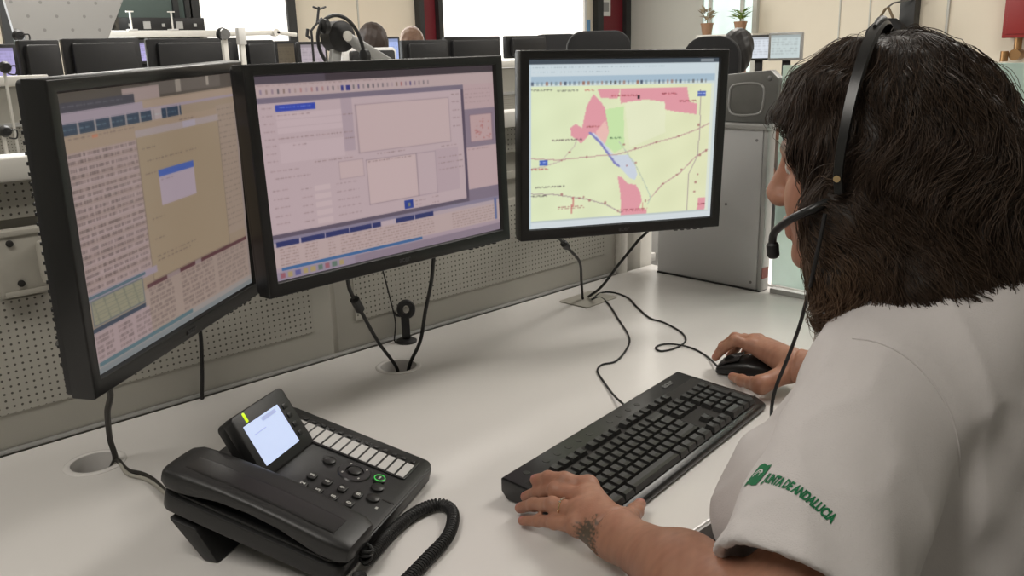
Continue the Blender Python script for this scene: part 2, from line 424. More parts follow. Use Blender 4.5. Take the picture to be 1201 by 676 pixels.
gl = thing('glass_screen', 'pale green glass desk screen beyond the silver side panel', 'screen', (1.79, 0, DZ))
obj('pane', MB().box((0, 0.36, 0.27), (0.008, 1.30, 0.50)), 'glass', gl, 0.001)
obj('foot_rail', MB().box((0, 0.36, 0.006), (0.02, 1.30, 0.012)), 'alu', gl, 0.002)
# bracket plate above the silver panel
pl = thing('bracket_plate', 'dark grey screwed mounting plate above the silver side panel', 'bracket', (1.80, 1.10, 1.132))
poly = [(-0.075, 0.0), (0.075, 0.0), (0.082, 0.1), (0.06, 0.118), (-0.06, 0.108), (-0.08, 0.09)]
mtp = Matrix(((0, 0, 1, 0), (-1, 0, 0, 0), (0, 1, 0, 0), (0, 0, 0, 1)))
obj('plate', MB().prism(poly, -0.012, 0.012, mtp), mat('dark_grey_casting', (0.20, 0.20, 0.19), 0.45, metal=0.3, var=0.15, scale=30), pl, 0.003)
rc = [(-0.035, 0.02), (0.03, 0.02), (0.045, 0.04), (0.04, 0.085), (-0.03, 0.085), (-0.042, 0.06)]
obj('raised_rib', MB().tube(catmull([mtp @ Vector((x, y, -0.0125)) for x, y in rc], 5, True), 0.003, 6, True), 'grey_arm', pl, smooth=True)
for x, y in ((-0.062, 0.088), (0.06, 0.1), (0.062, 0.012), (-0.06, 0.012)):
    obj('screw', MB().lathe([(0.006, 0), (0.006, 0.002), (0.003, 0.003)], 14, mtp @ TR(x, y, -0.0118) @ RX(PI)), 'steel', pl)
# neighbouring desk beyond the side panel, its far edge seen through the glass
nd = thing('desk', 'white neighbouring desk beyond the glass screen', 'desk', (0, 0, 0))
obj('desk_top', MB().box((2.65, 0.75, DZ - 0.0125), (1.6, 1.25, 0.025)), 'desk', nd, 0.002)
for x in (1.93, 3.35): obj('leg', MB().box((x, 0.8, 0.357), (0.05, 0.7, 0.714)), 'alu', nd)
# ------------------------------------------------------------------ screen pictures (flat print, painted cell by cell)
class Pic:
    def __init__(s, w, h, col): s.w = w; s.h = h; s.a = np.zeros((h, w, 3)); s.a[:] = col
    def rect(s, u0, v0, u1, v1, c, al=1.0):
        x0, x1 = int(round(u0 * s.w)), max(int(round(u0 * s.w)) + 1, int(round(u1 * s.w))); y0, y1 = int(round(v0 * s.h)), max(int(round(v0 * s.h)) + 1, int(round(v1 * s.h)))
        s.a[y0:y1, x0:x1] = s.a[y0:y1, x0:x1] * (1 - al) + np.array(c) * al
    def frame(s, u0, v0, u1, v1, c, al=0.6):
        du, dv = 1 / s.w, 1 / s.h
        s.rect(u0, v0, u1, v0 + dv, c, al); s.rect(u0, v1 - dv, u1, v1, c, al); s.rect(u0, v0, u0 + du, v1, c, al); s.rect(u1 - du, v0, u1, v1, c, al)
    def text(s, u0, v, u1, c, al=0.55, hpx=1, gap=0.5):
        x = int(u0 * s.w); y = int(v * s.h)
        while x < u1 * s.w:
            n = random.randint(2, 6) if hpx == 1 else random.randint(6, 15)
            for k in range(n):
                if x + k < u1 * s.w and y + hpx <= s.h: s.a[y:y + hpx, x + k] = s.a[y:y + hpx, x + k] * (1 - al * random.uniform(.5, 1)) + np.array(c) * al * 0.75
            x += n + (1 if random.random() > gap else 2)
    def poly(s, P, c, al=1.0):
        X, Y = np.meshgrid((np.arange(s.w) + .5) / s.w, (np.arange(s.h) + .5) / s.h); ins = np.zeros(X.shape, bool); n = len(P)
        for i in range(n):
            (x0, y0), (x1, y1) = P[i], P[(i + 1) % n]
            if y0 == y1: continue
            ins ^= ((Y < y0) != (Y < y1)) & (X < (x1 - x0) * (Y - y0) / (y1 - y0) + x0)
        s.a[ins] = s.a[ins] * (1 - al) + np.array(c) * al
    def line(s, P, c, wd=1.0, al=0.8):
        for (a, b) in zip(P[:-1], P[1:]):
            n = int(max(abs(b[0] - a[0]) * s.w, abs(b[1] - a[1]) * s.h) * 2) + 1
            for k in range(n + 1):
                x = (a[0] + (b[0] - a[0]) * k / n) * s.w; y = (a[1] + (b[1] - a[1]) * k / n) * s.h
                x0, y0 = int(x - wd / 2 + .5), int(y - wd / 2 + .5)
                s.a[max(0, y0):y0 + int(wd + .5), max(0, x0):x0 + int(wd + .5)] = np.array(c)
    def mesh(s, W, H):
        X, Z = np.meshgrid(np.linspace(-W / 2, W / 2, s.w + 1), np.linspace(H / 2, -H / 2, s.h + 1))
        co = np.stack([X, np.zeros_like(X), Z], -1).reshape(-1, 3)
        i = np.arange(s.h)[:, None] * (s.w + 1) + np.arange(s.w)[None]
        q = np.stack([i, i + s.w + 1, i + s.w + 2, i + 1], -1).reshape(-1, 4)
        me = bpy.data.meshes.new('screen'); me.from_pydata(co.tolist(), [], q.tolist())
        at_ = me.attributes.new('paint', 'FLOAT_COLOR', 'FACE')
        q = np.pad(s.a, ((1, 1), (1, 1), (0, 0)), mode='edge'); s.a = s.a * .5 + (q[:-2, 1:-1] + q[2:, 1:-1] + q[1:-1, :-2] + q[1:-1, 2:]) * .125
        c = np.clip(s.a.reshape(-1, 3) / 255, 0, 1); c = np.where(c <= .04045, c / 12.92, ((c + .055) / 1.055) ** 2.4)
        at_.data.foreach_set('color', np.concatenate([c, np.ones((len(c), 1))], 1).astype(np.float32).ravel())
        return me

def pic_forms():
    p = Pic(300, 188, (178, 160, 166)); lil = (186, 166, 172); dk = (92, 78, 92); br = (120, 95, 90)
    p.rect(0, 0, 1, .035, (66, 56, 62)); p.rect(0, .0, .25, .035, (84, 74, 84))  # dark title bar, brownish with a reflection painted into its tone
    p.rect(0, .035, 1, .1, (186, 164, 164)); p.text(.01, .045, .55, br, .35)
    for k in range(34):
        u = .012 + k * .02
        if u < .70: p.rect(u, .066, u + .009, .087, random.choice([(70, 60, 110), (120, 100, 120), (60, 60, 70), (110, 90, 80), (150, 80, 80)]), random.uniform(.25, .8))
    p.rect(.305, .062, .345, .088, (40, 44, 120), .9); p.rect(.318, .062, .326, .088, (178, 160, 166))
    p.rect(0, .1, 1, .125, (120, 108, 124))
    p.rect(0, .125, .83, .775, (190, 168, 172))
    p.rect(.06, .14, .205, .168, (52, 70, 170)); p.text(.075, .15, .19, (120, 140, 220), .8)
    for k in range(8): p.text(.015, .15 + k * .037, .05, br, .4)
    for v in (.18, .215, .25): p.rect(.06, v, .33, v + .028, (198, 176, 180))
    p.text(.065, .19, .18, br, .5); p.text(.06, .30, .30, br, .6); p.rect(.06, .325, .30, .42, (196, 174, 178)); p.text(.11, .34, .16, br, .5)
    p.rect(.30, .13, .345, .40, (174, 154, 162)); p.text(.305, .21, .34, br, .6); p.text(.305, .30, .335, br, .6); p.text(.305, .33, .34, br, .6)
    p.rect(.355, .165, .77, .42, (196, 172, 172)); p.frame(.355, .165, .77, .42, dk, .28)
    for k in range(5): p.text(.785, .15 + k * .045, .82, br, .5)
    p.text(.18, .435, .33, br, .6); p.text(.02, .455, .12, br, .5); p.text(.03, .49, .16, br, .5); p.rect(.27, .445, .37, .54, (196, 172, 172)); p.frame(.27, .445, .37, .54, dk, .2)
    p.rect(.38, .455, .60, .70, (198, 174, 174)); p.frame(.38, .455, .60, .70, dk, .35); p.rect(.60, .455, .69, .70, (190, 168, 172)); p.frame(.60, .455, .69, .70, dk, .22); p.text(.39, .47, .58, br, .6)
    p.text(.43, .435, .55, br, .6); p.rect(.69, .45, .80, .70, (182, 160, 166))
    for v in (.50, .535, .57): p.text(.70, v, .82, br, .55)
    for r_ in range(5):
        p.text(.02, .55 + r_ * .042, .07, br, .45); p.text(.12, .56 + r_ * .042, .16, br, .45); p.rect(.17, .555 + r_ * .042, .23, .58 + r_ * .042, (200, 178, 180)); p.text(.255, .56 + r_ * .042, .34, br, .4)
    p.text(.72, .44, .80, br, .5)
    p.rect(.53, .715, .57, .762, (40, 60, 140)); p.rect(.545, .73, .555, .748, (180, 170, 90), .6); p.text(.58, .725, .63, br, .5); p.text(.58, .745, .61, br, .5); p.text(.66, .72, .69, br, .6); p.text(.66, .75, .69, br, .5)
    p.rect(.83, .125, .842, .775, (88, 74, 92)); p.rect(0, .768, .842, .785, (96, 84, 100))
    p.rect(.842, .1, 1, .245, (186, 160, 162))
    for k in range(4): p.text(.85, .13 + k * .025, .98, br, .3)
    p.rect(.842, .245, 1, .47, (136, 120, 134)); p.rect(.868, .275, .985, .44, (188, 158, 158)); p.frame(.868, .275, .985, .44, (110, 90, 110), .6)
    for k in range(26): u, v = random.uniform(.885, .97), random.uniform(.30, .42); p.rect(u, v, u + .008, v + .01, (170, 100, 100), .5)
    p.rect(.842, .47, 1, .72, (190, 164, 166)); p.text(.85, .48, .97, br, .5)
    p.rect(.842, .72, 1, .79, (128, 114, 130))
    p.rect(0, .785, 1, .81, (136, 126, 146))
    p.rect(.01, .805, .66, .828, (44, 50, 100)); p.rect(.42, .803, .485, .828, (186, 166, 172))
    for k in range(6): p.rect(.095 * (k + 1), .805, .095 * (k + 1) + .004, .828, (180, 164, 176))
    p.rect(0, .828, 1, .935, (186, 164, 162))
    for k in range(6):
        v = .842 + k * .0165
        p.text(.02, v, .085, br, .55); p.text(.11, v, .16, br, .5); p.text(.20, v, .225, br, .5); p.text(.25, v, .52, br, .5); p.text(.52, v, .66, br, .4); p.text(.75, v, .97, br, .45)
    p.rect(.975, .80, .985, .93, (100, 110, 150))
    p.rect(0, .935, 1, .955, (170, 150, 160)); p.rect(.02, .938, .6, .95, (60, 100, 150))
    p.rect(0, .955, 1, 1, (150, 136, 152)); p.rect(.3, .955, 1, 1, (140, 124, 138))
    for k in range(9): p.rect(.012 + k * .028, .965, .03 + k * .028, .992, random.choice([(80, 80, 140), (170, 150, 90), (200, 190, 200), (150, 80, 90), (80, 110, 90)]), .8)
    return p

def pic_list():
    p = Pic(220, 184, (146, 128, 110)); br = (84, 68, 66); li = (160, 140, 138)
    p.rect(0, 0, 1, .06, (74, 66, 60)); p.rect(.45, 0, .9, .05, (92, 84, 78)); p.rect(.6, 0, .63, .05, (140, 130, 120)); p.rect(.8, 0, .82, .04, (150, 140, 130)); p.rect(.3, .01, .5, .06, (150, 132, 128))  # dark top strip; the lighter blocks on it are a painted reflection
    p.rect(0, .03, .36, .065, (58, 56, 66)); p.text(.02, .045, .3, (130, 124, 130), .5)
    p.rect(0, .065, 1, .105, (150, 136, 146)); p.rect(.4, .065, 1, .09, (156, 136, 120))
    p.rect(0, .105, .62, .14, (44, 58, 76)); p.rect(.44, .1, .5, .14, (160, 146, 146))
    for k in range(8): p.rect(.075 * (k + 1), .105, .075 * (k + 1) + .008, .14, (140, 130, 130)); p.text(.075 * k + .01, .12, .075 * k + .06, (140, 160, 160), .5)
    p.rect(0, .14, 1, .2, (152, 132, 114)); p.text(.03, .155, .35, br, .4); p.rect(.13, .15, .16, .165, (190, 110, 80), .7); p.text(.6, .16, .7, br, .5)
    p.rect(0, .2, .37, .70, (158, 138, 134))
    for k in range(21):
        v = .21 + k * .0235
        p.rect(0, v, .37, v + .012, (150, 130, 124) if k % 2 else (164, 144, 142))
        p.text(.015, v, .09, br, .6, 2, .9); p.text(.10, v, .22, br, .6, 2, .9); p.text(.23, v, .36, br, .45, 2, .9)
    p.rect(.85, .13, 1, .72, (150, 132, 118))
    for k in range(22): p.text(.86, .15 + k * .025, .98, br, .4)
    p.rect(.34, .17, .86, .76, (148, 130, 108)); p.frame(.34, .17, .86, .76, (120, 104, 92), .8); p.rect(.34, .17, .86, .195, (156, 142, 140)); p.rect(.62, .17, .70, .195, (160, 150, 160))
    p.text(.37, .24, .44, br, .45); p.text(.39, .29, .60, br, .5); p.text(.62, .29, .7, br, .5); p.text(.37, .34, .45, br, .5)
    p.rect(.44, .335, .66, .48, (164, 148, 158)); p.rect(.44, .335, .66, .362, (70, 92, 160)); p.text(.45, .375, .52, br, .4)
    p.text(.38, .52, .45, br, .4); p.text(.38, .60, .44, br, .4); p.text(.38, .67, .62, br, .5); p.text(.38, .69, .58, br, .5)
    p.rect(0, .70, .37, .73, (150, 136, 146)); p.rect(0, .705, .3, .72, (72, 96, 106)); p.rect(.02, .725, .28, .82, (140, 134, 112)); p.frame(.02, .725, .28, .82, (80, 90, 100), .8)
    for k in range(5): p.line([(.03 + k * .05, .73), (.05 + k * .05, .815)], (110, 112, 96)); p.line([(.03, .74 + k * .016), (.27, .75 + k * .012)], (124, 122, 104))
    p.rect(0, .825, .4, .845, (50, 60, 76)); p.rect(.3, .76, 1, .778, (86, 52, 56)); p.rect(.42, .762, .5, .776, (140, 122, 120)); p.rect(.6, .762, .64, .776, (140, 122, 120))
    p.rect(.28, .778, 1, .96, (152, 134, 124)); p.rect(0, .845, .3, .96, (160, 140, 140))
    for k in range(9):
        v = .785 + k * .019
        if v > .85: p.text(.02, v, .10, br, .5, 2, .9); p.text(.13, v, .2, br, .5, 2, .9)
        p.text(.22 if v > .85 else .31, v, .45, br, .42, 2, .9); p.text(.5, v, .72, br, .38, 2, .9); p.text(.75, v, .97, br, .34, 2, .9)
    p.rect(0, .955, 1, 1, (146, 138, 134)); p.rect(.02, .958, .55, .972, (78, 104, 112)); p.rect(0, .98, 1, 1, (120, 124, 126))
    p.rect(.985, .14, 1, .95, (142, 128, 122))
    return p

def pic_map():
    p = Pic(236, 190, (228, 230, 190)); ds = lambda x, y: ((x - 60) / (627 - 34 * (y - 50) / 540), (y - 60 + (x - 60) * .02 * (1 if y < 150 else 1)) / (552 - 25 * (x - 60) / 620))
    X, Y = np.meshgrid(np.linspace(0, 1, p.w), np.linspace(0, 1, p.h))
    p.a += (np.sin(X * 23 + Y * 11) * np.sin(Y * 17 - X * 5) * 3)[..., None] + np.array((-4, 4, 4)) * (1 - X)[..., None]
    pk = (226, 156, 166); pk2 = (236, 190, 182)
    P = lambda *q: [ds(*k) for k in q]
    p.poly(P((300, 215), (360, 205), (362, 340), (330, 356), (300, 330)), (202, 230, 172))
    p.poly(P((362, 180), (500, 190), (500, 290), (380, 340)), (234, 236, 206), .6)
    p.poly(P((275, 150), (575, 143), (583, 190), (610, 195), (608, 230), (540, 222), (500, 215), (498, 190), (435, 182), (380, 190), (350, 196), (348, 152), (340, 180), (285, 178)), pk)
    p.poly(P((262, 165), (285, 190), (298, 210), (312, 290), (300, 325), (285, 330), (255, 290), (240, 305), (222, 325), (190, 300), (188, 275), (205, 262), (225, 275), (240, 205)), pk)
    p.poly(P((268, 290), (300, 250), (312, 290), (300, 325), (285, 330)), pk2)
    p.poly(P((340, 435), (355, 440), (372, 460), (400, 465), (415, 490), (420, 520), (410, 545), (436, 550), (436, 574), (350, 576), (350, 500)), pk)
    p.poly(P((250, 290), (262, 290), (330, 365), (372, 362), (395, 385), (405, 430), (398, 448), (380, 442), (350, 408)), (206, 214, 226))
    p.line(P((250, 290), (285, 325), (330, 390), (345, 402)), (130, 130, 190), 2)
    p.poly(P((612, 512), (640, 510), (638, 550), (605, 556), (612, 540)), pk)
    g = (168, 150, 150); rr = (190, 150, 150)
    p.line(P((60, 375), (150, 380), (240, 370), (340, 362), (400, 345), (470, 322), (540, 305), (610, 280), (655, 258)), rr, 1)
    p.line(P((440, 520), (490, 465), (550, 425), (600, 375), (655, 342)), rr, 1)
    p.line(P((622, 150), (620, 280), (610, 370), (580, 430), (572, 560)), g, 1)
    p.line(P((62, 492), (140, 495), (240, 512), (300, 530), (350, 560)), g, 1)
    p.line(P((62, 410), (110, 400), (160, 382), (200, 335), (210, 310)), (196, 180, 170), 1); p.line(P((430, 460), (450, 510), (440, 530)), (180, 196, 180), 1); p.line(P((345, 320), (362, 345), (400, 400), (430, 460)), (190, 200, 180), 1)
    for x, y in ((160, 380), (185, 355), (240, 370), (400, 343), (470, 322), (545, 302), (615, 265), (555, 415), (540, 432), (492, 462), (640, 350), (432, 520), (160, 495), (215, 508), (248, 516), (300, 525), (620, 365), (195, 508), (612, 430), (605, 458), (600, 490), (230, 505), (370, 400), (400, 390), (360, 330)):
        u, v = ds(x, y); p.rect(u - .006, v - .006, u + .006, v + .006, (160, 100, 100), .7)
    p.rect(*ds(407, 168), *ds(415, 180), (40, 30, 36))
    for x0, y, x1, c in ((130, 313, 225, (90, 70, 76)), (62, 155, 130, (100, 100, 90)), (148, 155, 215, (100, 100, 90)), (235, 152, 265, (190, 90, 90)), (320, 170, 405, (150, 60, 70)), (490, 162, 540, (150, 60, 70)), (550, 185, 606, (150, 60, 70)), (240, 270, 280, (140, 70, 70)), (315, 307, 355, (80, 110, 80)), (80, 470, 168, (90, 80, 80)), (62, 500, 115, (90, 80, 80)), (150, 540, 230, (150, 60, 70)), (340, 552, 436, (150, 60, 70)), (64, 410, 118, (170, 60, 70)), (612, 532, 638, (150, 60, 70))):
        u0, v0 = ds(x0, y); u1, _ = ds(x1, y); p.text(u0, v0, u1, c, .9, 1, .8); p.text(u0, v0 + 1.2 / p.h, u1, c, .6, 1, .8)
    for x, y in ((195, 520), (190, 545), (420, 540)): u, v = ds(x, y); p.rect(u, v - .03, u + .008, v + .03, (200, 110, 110), .7)
    p.rect(*ds(90, 380), *ds(116, 397), (70, 100, 190)); p.rect(*ds(612, 156), *ds(640, 170), (80, 100, 180))
    p.text(ds(92, 388)[0], ds(92, 388)[1], ds(114, 388)[0], (220, 225, 240), .9)
    p.text(ds(614, 162)[0], ds(614, 162)[1], ds(638, 162)[0], (220, 225, 240), .9)
    p.rect(0, 0, 1, .026, (66, 76, 86)); p.rect(.9, .006, .97, .02, (170, 176, 180), .7)
    p.rect(0, .026, 1, .095, (206, 218, 224)); p.text(.02, .045, .7, (150, 170, 180), .5); p.text(.02, .07, .4, (150, 170, 180), .5)
    p.rect(0, .095, 1, .135, (168, 190, 206)); p.rect(0, .135, 1, .155, (208, 220, 220))
    for k in range(40): u = .01 + k * .0235; p.rect(u, .125, u + .011, .15, random.choice([(90, 90, 90), (60, 70, 90), (150, 100, 80), (130, 150, 160)]), random.uniform(.3, .9))
    p.rect(0, .955, 1, 1, (212, 220, 224)); p.rect(0, .955, 1, .962, (190, 200, 200)); p.rect(0, .026, .008, 1, (196, 212, 222)); p.rect(.965, .155, 1, .96, (222, 228, 214)); p.rect(.985, .03, 1, .96, (206, 216, 218))
    return p
M['screen'] = attr_mat('lit_screen', 0.4, emission=0.84)
M['screen_map'] = attr_mat('lit_map_screen', 0.4, emission=0.94)

# ------------------------------------------------------------------ the three monitors
def monitor(label, c, yaw, tilt, roll, w, h, pic, smat, deep):
    a = math.radians(yaw); tl = math.radians(tilt); rl = math.radians(roll)
    ex = Vector((math.cos(a), math.sin(a), 0)); n = Vector((math.sin(a), -math.cos(a), 0)); up = Vector((0, 0, 1)) * math.cos(tl) - n * math.sin(tl)
    ex, up = ex * math.cos(rl) + up * math.sin(rl), up * math.cos(rl) - ex * math.sin(rl)
    yv = up.cross(ex)
    t = thing('monitor', label, 'monitor')
    t.matrix_world = Matrix(((ex.x, yv.x, up.x, c[0]), (ex.y, yv.y, up.y, c[1]), (ex.z, yv.z, up.z, c[2]), (0, 0, 0, 1)))
    bs, bt, bb = 0.0185, 0.016, 0.021
    # bezel: four bars with a chamfer towards the screen
    W2, H2 = w / 2, h / 2; o = [(-W2 - bs, H2 + bt), (W2 + bs, H2 + bt), (W2 + bs, -H2 - bb), (-W2 - bs, -H2 - bb)]; i_ = [(-W2, H2), (W2, H2), (W2, -H2), (-W2, -H2)]
    vs = [(x, -0.004, z) for x, z in o] + [(x * 0.994, -0.0065, z * 0.994) for x, z in o] + [(x * 1.012, -0.0055, z * 1.012) for x, z in i_] + [(x, 0.002, z) for x, z in i_] + [(x, 0.022, z) for x, z in o]
    fs = []
    for k in range(4):
        j = (k + 1) % 4
        for r0, r1 in ((4, 0), (0, 1), (1, 2), (2, 3)): fs.append((r0 * 4 + k, r0 * 4 + j, r1 * 4 + j, r1 * 4 + k))
    obj('bezel', MB().add(vs, fs), 'black_satin', t, 0.0012)
    sc_ = obj('screen', pic.mesh(w, h), smat, t); sc_.location = (0, 0.0005, 0)
    # back shell
    b1 = MB().prism(rrect(w + 2 * bs - 0.002, h + bt + bb - 0.002, 0.006, 3, 0, (bt - bb) / 2), -0.030, -0.0215, RX(PI / 2))
    obj('back_cover', b1, 'black', t, 0.001)
    sh = MB().add([(sx * (W2 + bs - 0.012) * q, y, (H2 + 0.002 - 0.03 * (1 - q) * 4) * (1 if sz > 0 else -1) * (1 if sz > 0 else 0.98)) for y, q in ((0.0302, 1.0), (0.0302 + deep, 0.86)) for sx, sz in ((-1, -1), (1, -1), (1, 1), (-1, 1))],
                 [(0, 1, 2, 3), (7, 6, 5, 4), (0, 4, 5, 1), (1, 5, 6, 2), (2, 6, 7, 3), (3, 7, 4, 0)])
    obj('back_housing', sh, 'black', t, 0.004)
    # cooling ribs on both sides
    for sx in (-1, 1):
        rb = MB()
        for k in range(26):
            rb.box((sx * (W2 + bs - 0.0125), 0.0345, -H2 * 0.9 + k * h * 0.86 / 25), (0.008, 0.0075, 0.0038))
        obj('cooling_ribs', rb, 'black', t)
    lg = text_mesh('acer', 0.013, 0.0002, 0.0002)
    lo = obj('logo', lg, mat('logo_grey', (0.09, 0.09, 0.095), 0.4, metal=0.5), t); lo.matrix_local = TR(0, -0.0068, -H2 - bb / 2) @ RX(PI / 2)
    for k in range(5):
        obj('button', MB().box((W2 - 0.02 - k * 0.014, -0.002, -H2 - bb - 0.001), (0.007, 0.006, 0.002)), 'black', t, 0.0005)
    obj('vesa_plate', MB().box((0, 0.0345 + deep, 0), (0.11, 0.006, 0.11)), 'grey_arm', t, 0.002)
    return t
MONS = [
    monitor('left black monitor with tan list window, turned towards the woman', (0.4388, 1.0992, 1.1244), 35.643, -2.02, 1.70, 0.3743, 0.3150, pic_list(), 'screen', 0.022),
    monitor('middle wide black monitor showing lilac data forms', (0.7882, 1.0955, 1.1433), 2.838, 1.18, 0.21, 0.4487, 0.2804, pic_forms(), 'screen', 0.022),
    monitor('right black monitor showing a yellow road map', (1.2619, 1.0257, 1.1367), -25.424, -0.95, -1.06, 0.376, 0.301, pic_map(), 'screen_map', 0.022),
]
# ------------------------------------------------------------------ arms that carry them, clamped to the partition rail
def arm(label, mon, base_x, knee, z=1.03, jx=0.0):
    t = thing('monitor_mount', label, 'monitor mount')
    vp = mon.matrix_world @ Vector((0, 0.0385 + 0.022, 0)); nb = (mon.matrix_world.to_3x3() @ Vector((0, 1, 0))).normalized()
    by = PY - 0.002
    cl = obj('clamp_plate', MB().box((base_x, by - 0.012, z), (0.082, 0.022, 0.098)), 'beige_bracket', t, 0.005)
    [obj('clamp_rim', MB().box((base_x, by - 0.0245, z + dz), (0.07, 0.003, 0.008)), 'beige_bracket', t, 0.001) for dz in (0.044, -0.044)]
    for dx, dz in ((-0.018, 0.03), (-0.012, -0.03), (0.03, 0.03), (0.03, -0.03)):
        obj('bolt', MB().lathe([(0.005, 0), (0.005, 0.003), (0.003, 0.004)], 12, TR(base_x + dx, by - 0.0228, z + dz) @ RX(PI / 2)), 'darkhole', t)
    p0 = Vector((base_x + jx, by - 0.045, z)); kn = Vector(knee); hd = vp + nb * 0.03
    obj('base_joint', MB().lathe([(0.02, -0.03), (0.022, -0.02), (0.022, 0.02), (0.02, 0.03)], 20, TR(*p0)), 'beige_bracket', t, smooth=True)
    obj('lower_link', MB().bar(p0 + Vector((0, 0, 0.026)), kn, 0.028, 0.018), 'grey_arm', t, 0.004)
    obj('knee_joint', MB().lathe([(0.017, -0.03), (0.019, -0.02), (0.019, 0.02), (0.017, 0.03)], 20, TR(*kn)), 'grey_arm', t, smooth=True)
    obj('upper_link', MB().bar(kn - Vector((0, 0, 0.012)), hd, 0.024, 0.016), 'grey_arm', t, 0.004)
    obj('head_joint', MB().bar(hd - nb * 0.03 , hd + nb * 0.012, 0.05, 0.05), 'black', t, 0.008)
    return t
arm('monitor arm with beige clamp plate behind the left monitor', MONS[0], 0.326, (0.47, 1.25, 1.03 + 0.035), jx=0.032)
arm('monitor arm behind the middle monitor', MONS[1], 0.93, (0.86, 1.27, 1.06))
arm('monitor arm behind the right monitor', MONS[2], 1.50, (1.42, 1.28, 1.06))
# ------------------------------------------------------------------ keyboard
KB = thing('keyboard', 'black full-size computer keyboard in front of the woman', 'keyboard', (0.681, 0.757, DZ), math.radians(7.38))
KL, KD = 0.469, 0.162
ktop = lambda y: 0.030 + y * (0.013 / KD)          # y runs from 0 (back) to -KD (front)
prof = [(0.0, 0.012), (0.0, 0.030), (-0.004, 0.0325), (-0.140, ktop(-0.140) + 0.002), (-0.146, ktop(-0.146) + 0.001), (-KD + 0.002, 0.012), (-KD, 0.007), (-KD + 0.002, 0.0015), (-0.01, 0.0015)]
obj('body', MB().prism([(y, z) for y, z in prof], 0.0, KL, Matrix(((0, 0, 1, 0), (1, 0, 0, 0), (0, 1, 0, 0), (0, 0, 0, 1)))), 'black_satin', KB, 0.0018)
kt = math.atan(0.013 / KD)
def kmat(x, y, up=0.0): return TR(x, y, ktop(y) + 0.0012 + up) @ RX(kt)
def kslab(x0, y0, x1, y1, h=0.0012): return MB().box(((x0 + x1) / 2, 0, 0), (x1 - x0, abs(y1 - y0), h), kmat(0, (y0 + y1) / 2))
obj('key_bed', kslab(0.008, -0.034, KL - 0.008, -0.140, 0.003), 'darkhole', KB)
obj('palm_highlight', MB().box((KL / 2, 0, 0.0018), (KL - 0.006, 0.0025, 0.002), kmat(0, -0.1435)), mat('highlight_line', (0.03, 0.03, 0.03), 0.16), KB, 0.0006)  # lighter strip along the palm-rest edge, its highlight line put into the colour
U_ = 0.01905; kcache = {}
def key(x, y, wu=1.0, hu=1.0):
    k = (round(wu, 2), round(hu, 2))
    if k not in kcache:
        w, h = wu * U_ - 0.0011, hu * U_ - 0.0011; mb = MB(); a, b = w / 2, h / 2; c, d = a - 0.0027, b - 0.0026
        mb.add([(-a, -b, 0), (a, -b, 0), (a, b, 0), (-a, b, 0), (-c, -d, 0.0078), (c, -d, 0.0078), (c, d + .0008, 0.0084), (-c, d + .0008, 0.0084), (-c + .001, 0, 0.0072), (c - .001, 0, 0.0072)],
               [(0, 1, 5, 4), (1, 2, 6, 5), (2, 3, 7, 6), (3, 0, 4, 7), (4, 5, 9, 8), (8, 9, 6, 7), (4, 8, 7), (5, 6, 9)])
        kcache[k] = mb.mesh('key', 0, 2, False); kcache[k].materials.append(M['key'])
    o = bpy.data.objects.new('key', kcache[k]); COL.objects.link(o); o.parent = KB
    o.matrix_local = kmat(x + wu * U_ / 2, y - hu * U_ / 2)
X0 = 0.013; YR = [-0.0375 - 0.0205] + [-0.0375 - 0.0205 + -U_ * k for k in range(1, 5)]
yF = -0.0365
def row(y, ws, x0=X0):
    x = x0
    for w in ws:
        if w > 0: key(x, y, w)
        x += abs(w) * U_
key(X0, yF, 1, .86)
for g in range(3):
    for k in range(4): key(X0 + U_ * (2 + g * 4.5 + k), yF, 1, .86)
row(YR[0], [1] * 13 + [2]); row(YR[1], [1.5] + [1] * 12 + [1.5]); row(YR[2], [1.75] + [1] * 12 + [1.25]); row(YR[3], [1.25] + [1] * 11 + [2.75]); row(YR[4], [1.25, 1.25, 1.25, 6.25, 1.25, 1.25, 1.25, 1.25])
XN = X0 + 15.35 * U_; XP = XN + 3.35 * U_
for k in range(3): key(XN + k * U_, yF, 1, .86); key(XN + k * U_, YR[0]); key(XN + k * U_, YR[1]); key(XN + k * U_, YR[4])
key(XN + U_, YR[3])
for r_ in range(4):
    for k in range(3): key(XP + k * U_, YR[r_])
key(XP + 3 * U_, YR[0]); key(XP + 3 * U_, YR[1], 1, 2); key(XP + 3 * U_, YR[3], 1, 2); key(XP, YR[4], 2); key(XP + 2 * U_, YR[4])
mm = MB().lathe([(0.0055, 0), (0.0055, 0.0012), (0.0045, 0.0022)], 14).mesh('media_button', smooth=True); mm.materials.append(M['key'])
for k, x in enumerate((0.03, 0.072, 0.098, 0.124, 0.15, 0.176, 0.23, 0.256, 0.282, 0.308)):
    o = bpy.data.objects.new('media_button', mm); COL.objects.link(o); o.parent = KB; o.matrix_local = kmat(x, -0.0195)
lo = obj('logo', text_mesh('acer', 0.017, 0.0002, 0.0003), mat('logo_print', (0.20, 0.20, 0.20), 0.5), KB); lo.matrix_local = kmat(KL - 0.062, -0.017, 0.0022)
for x in (0.34, 0.355): obj('indicator_light', MB().box((0, 0, 0), (0.004, 0.002, 0.0012), kmat(x, -0.02)), 'steel', KB)

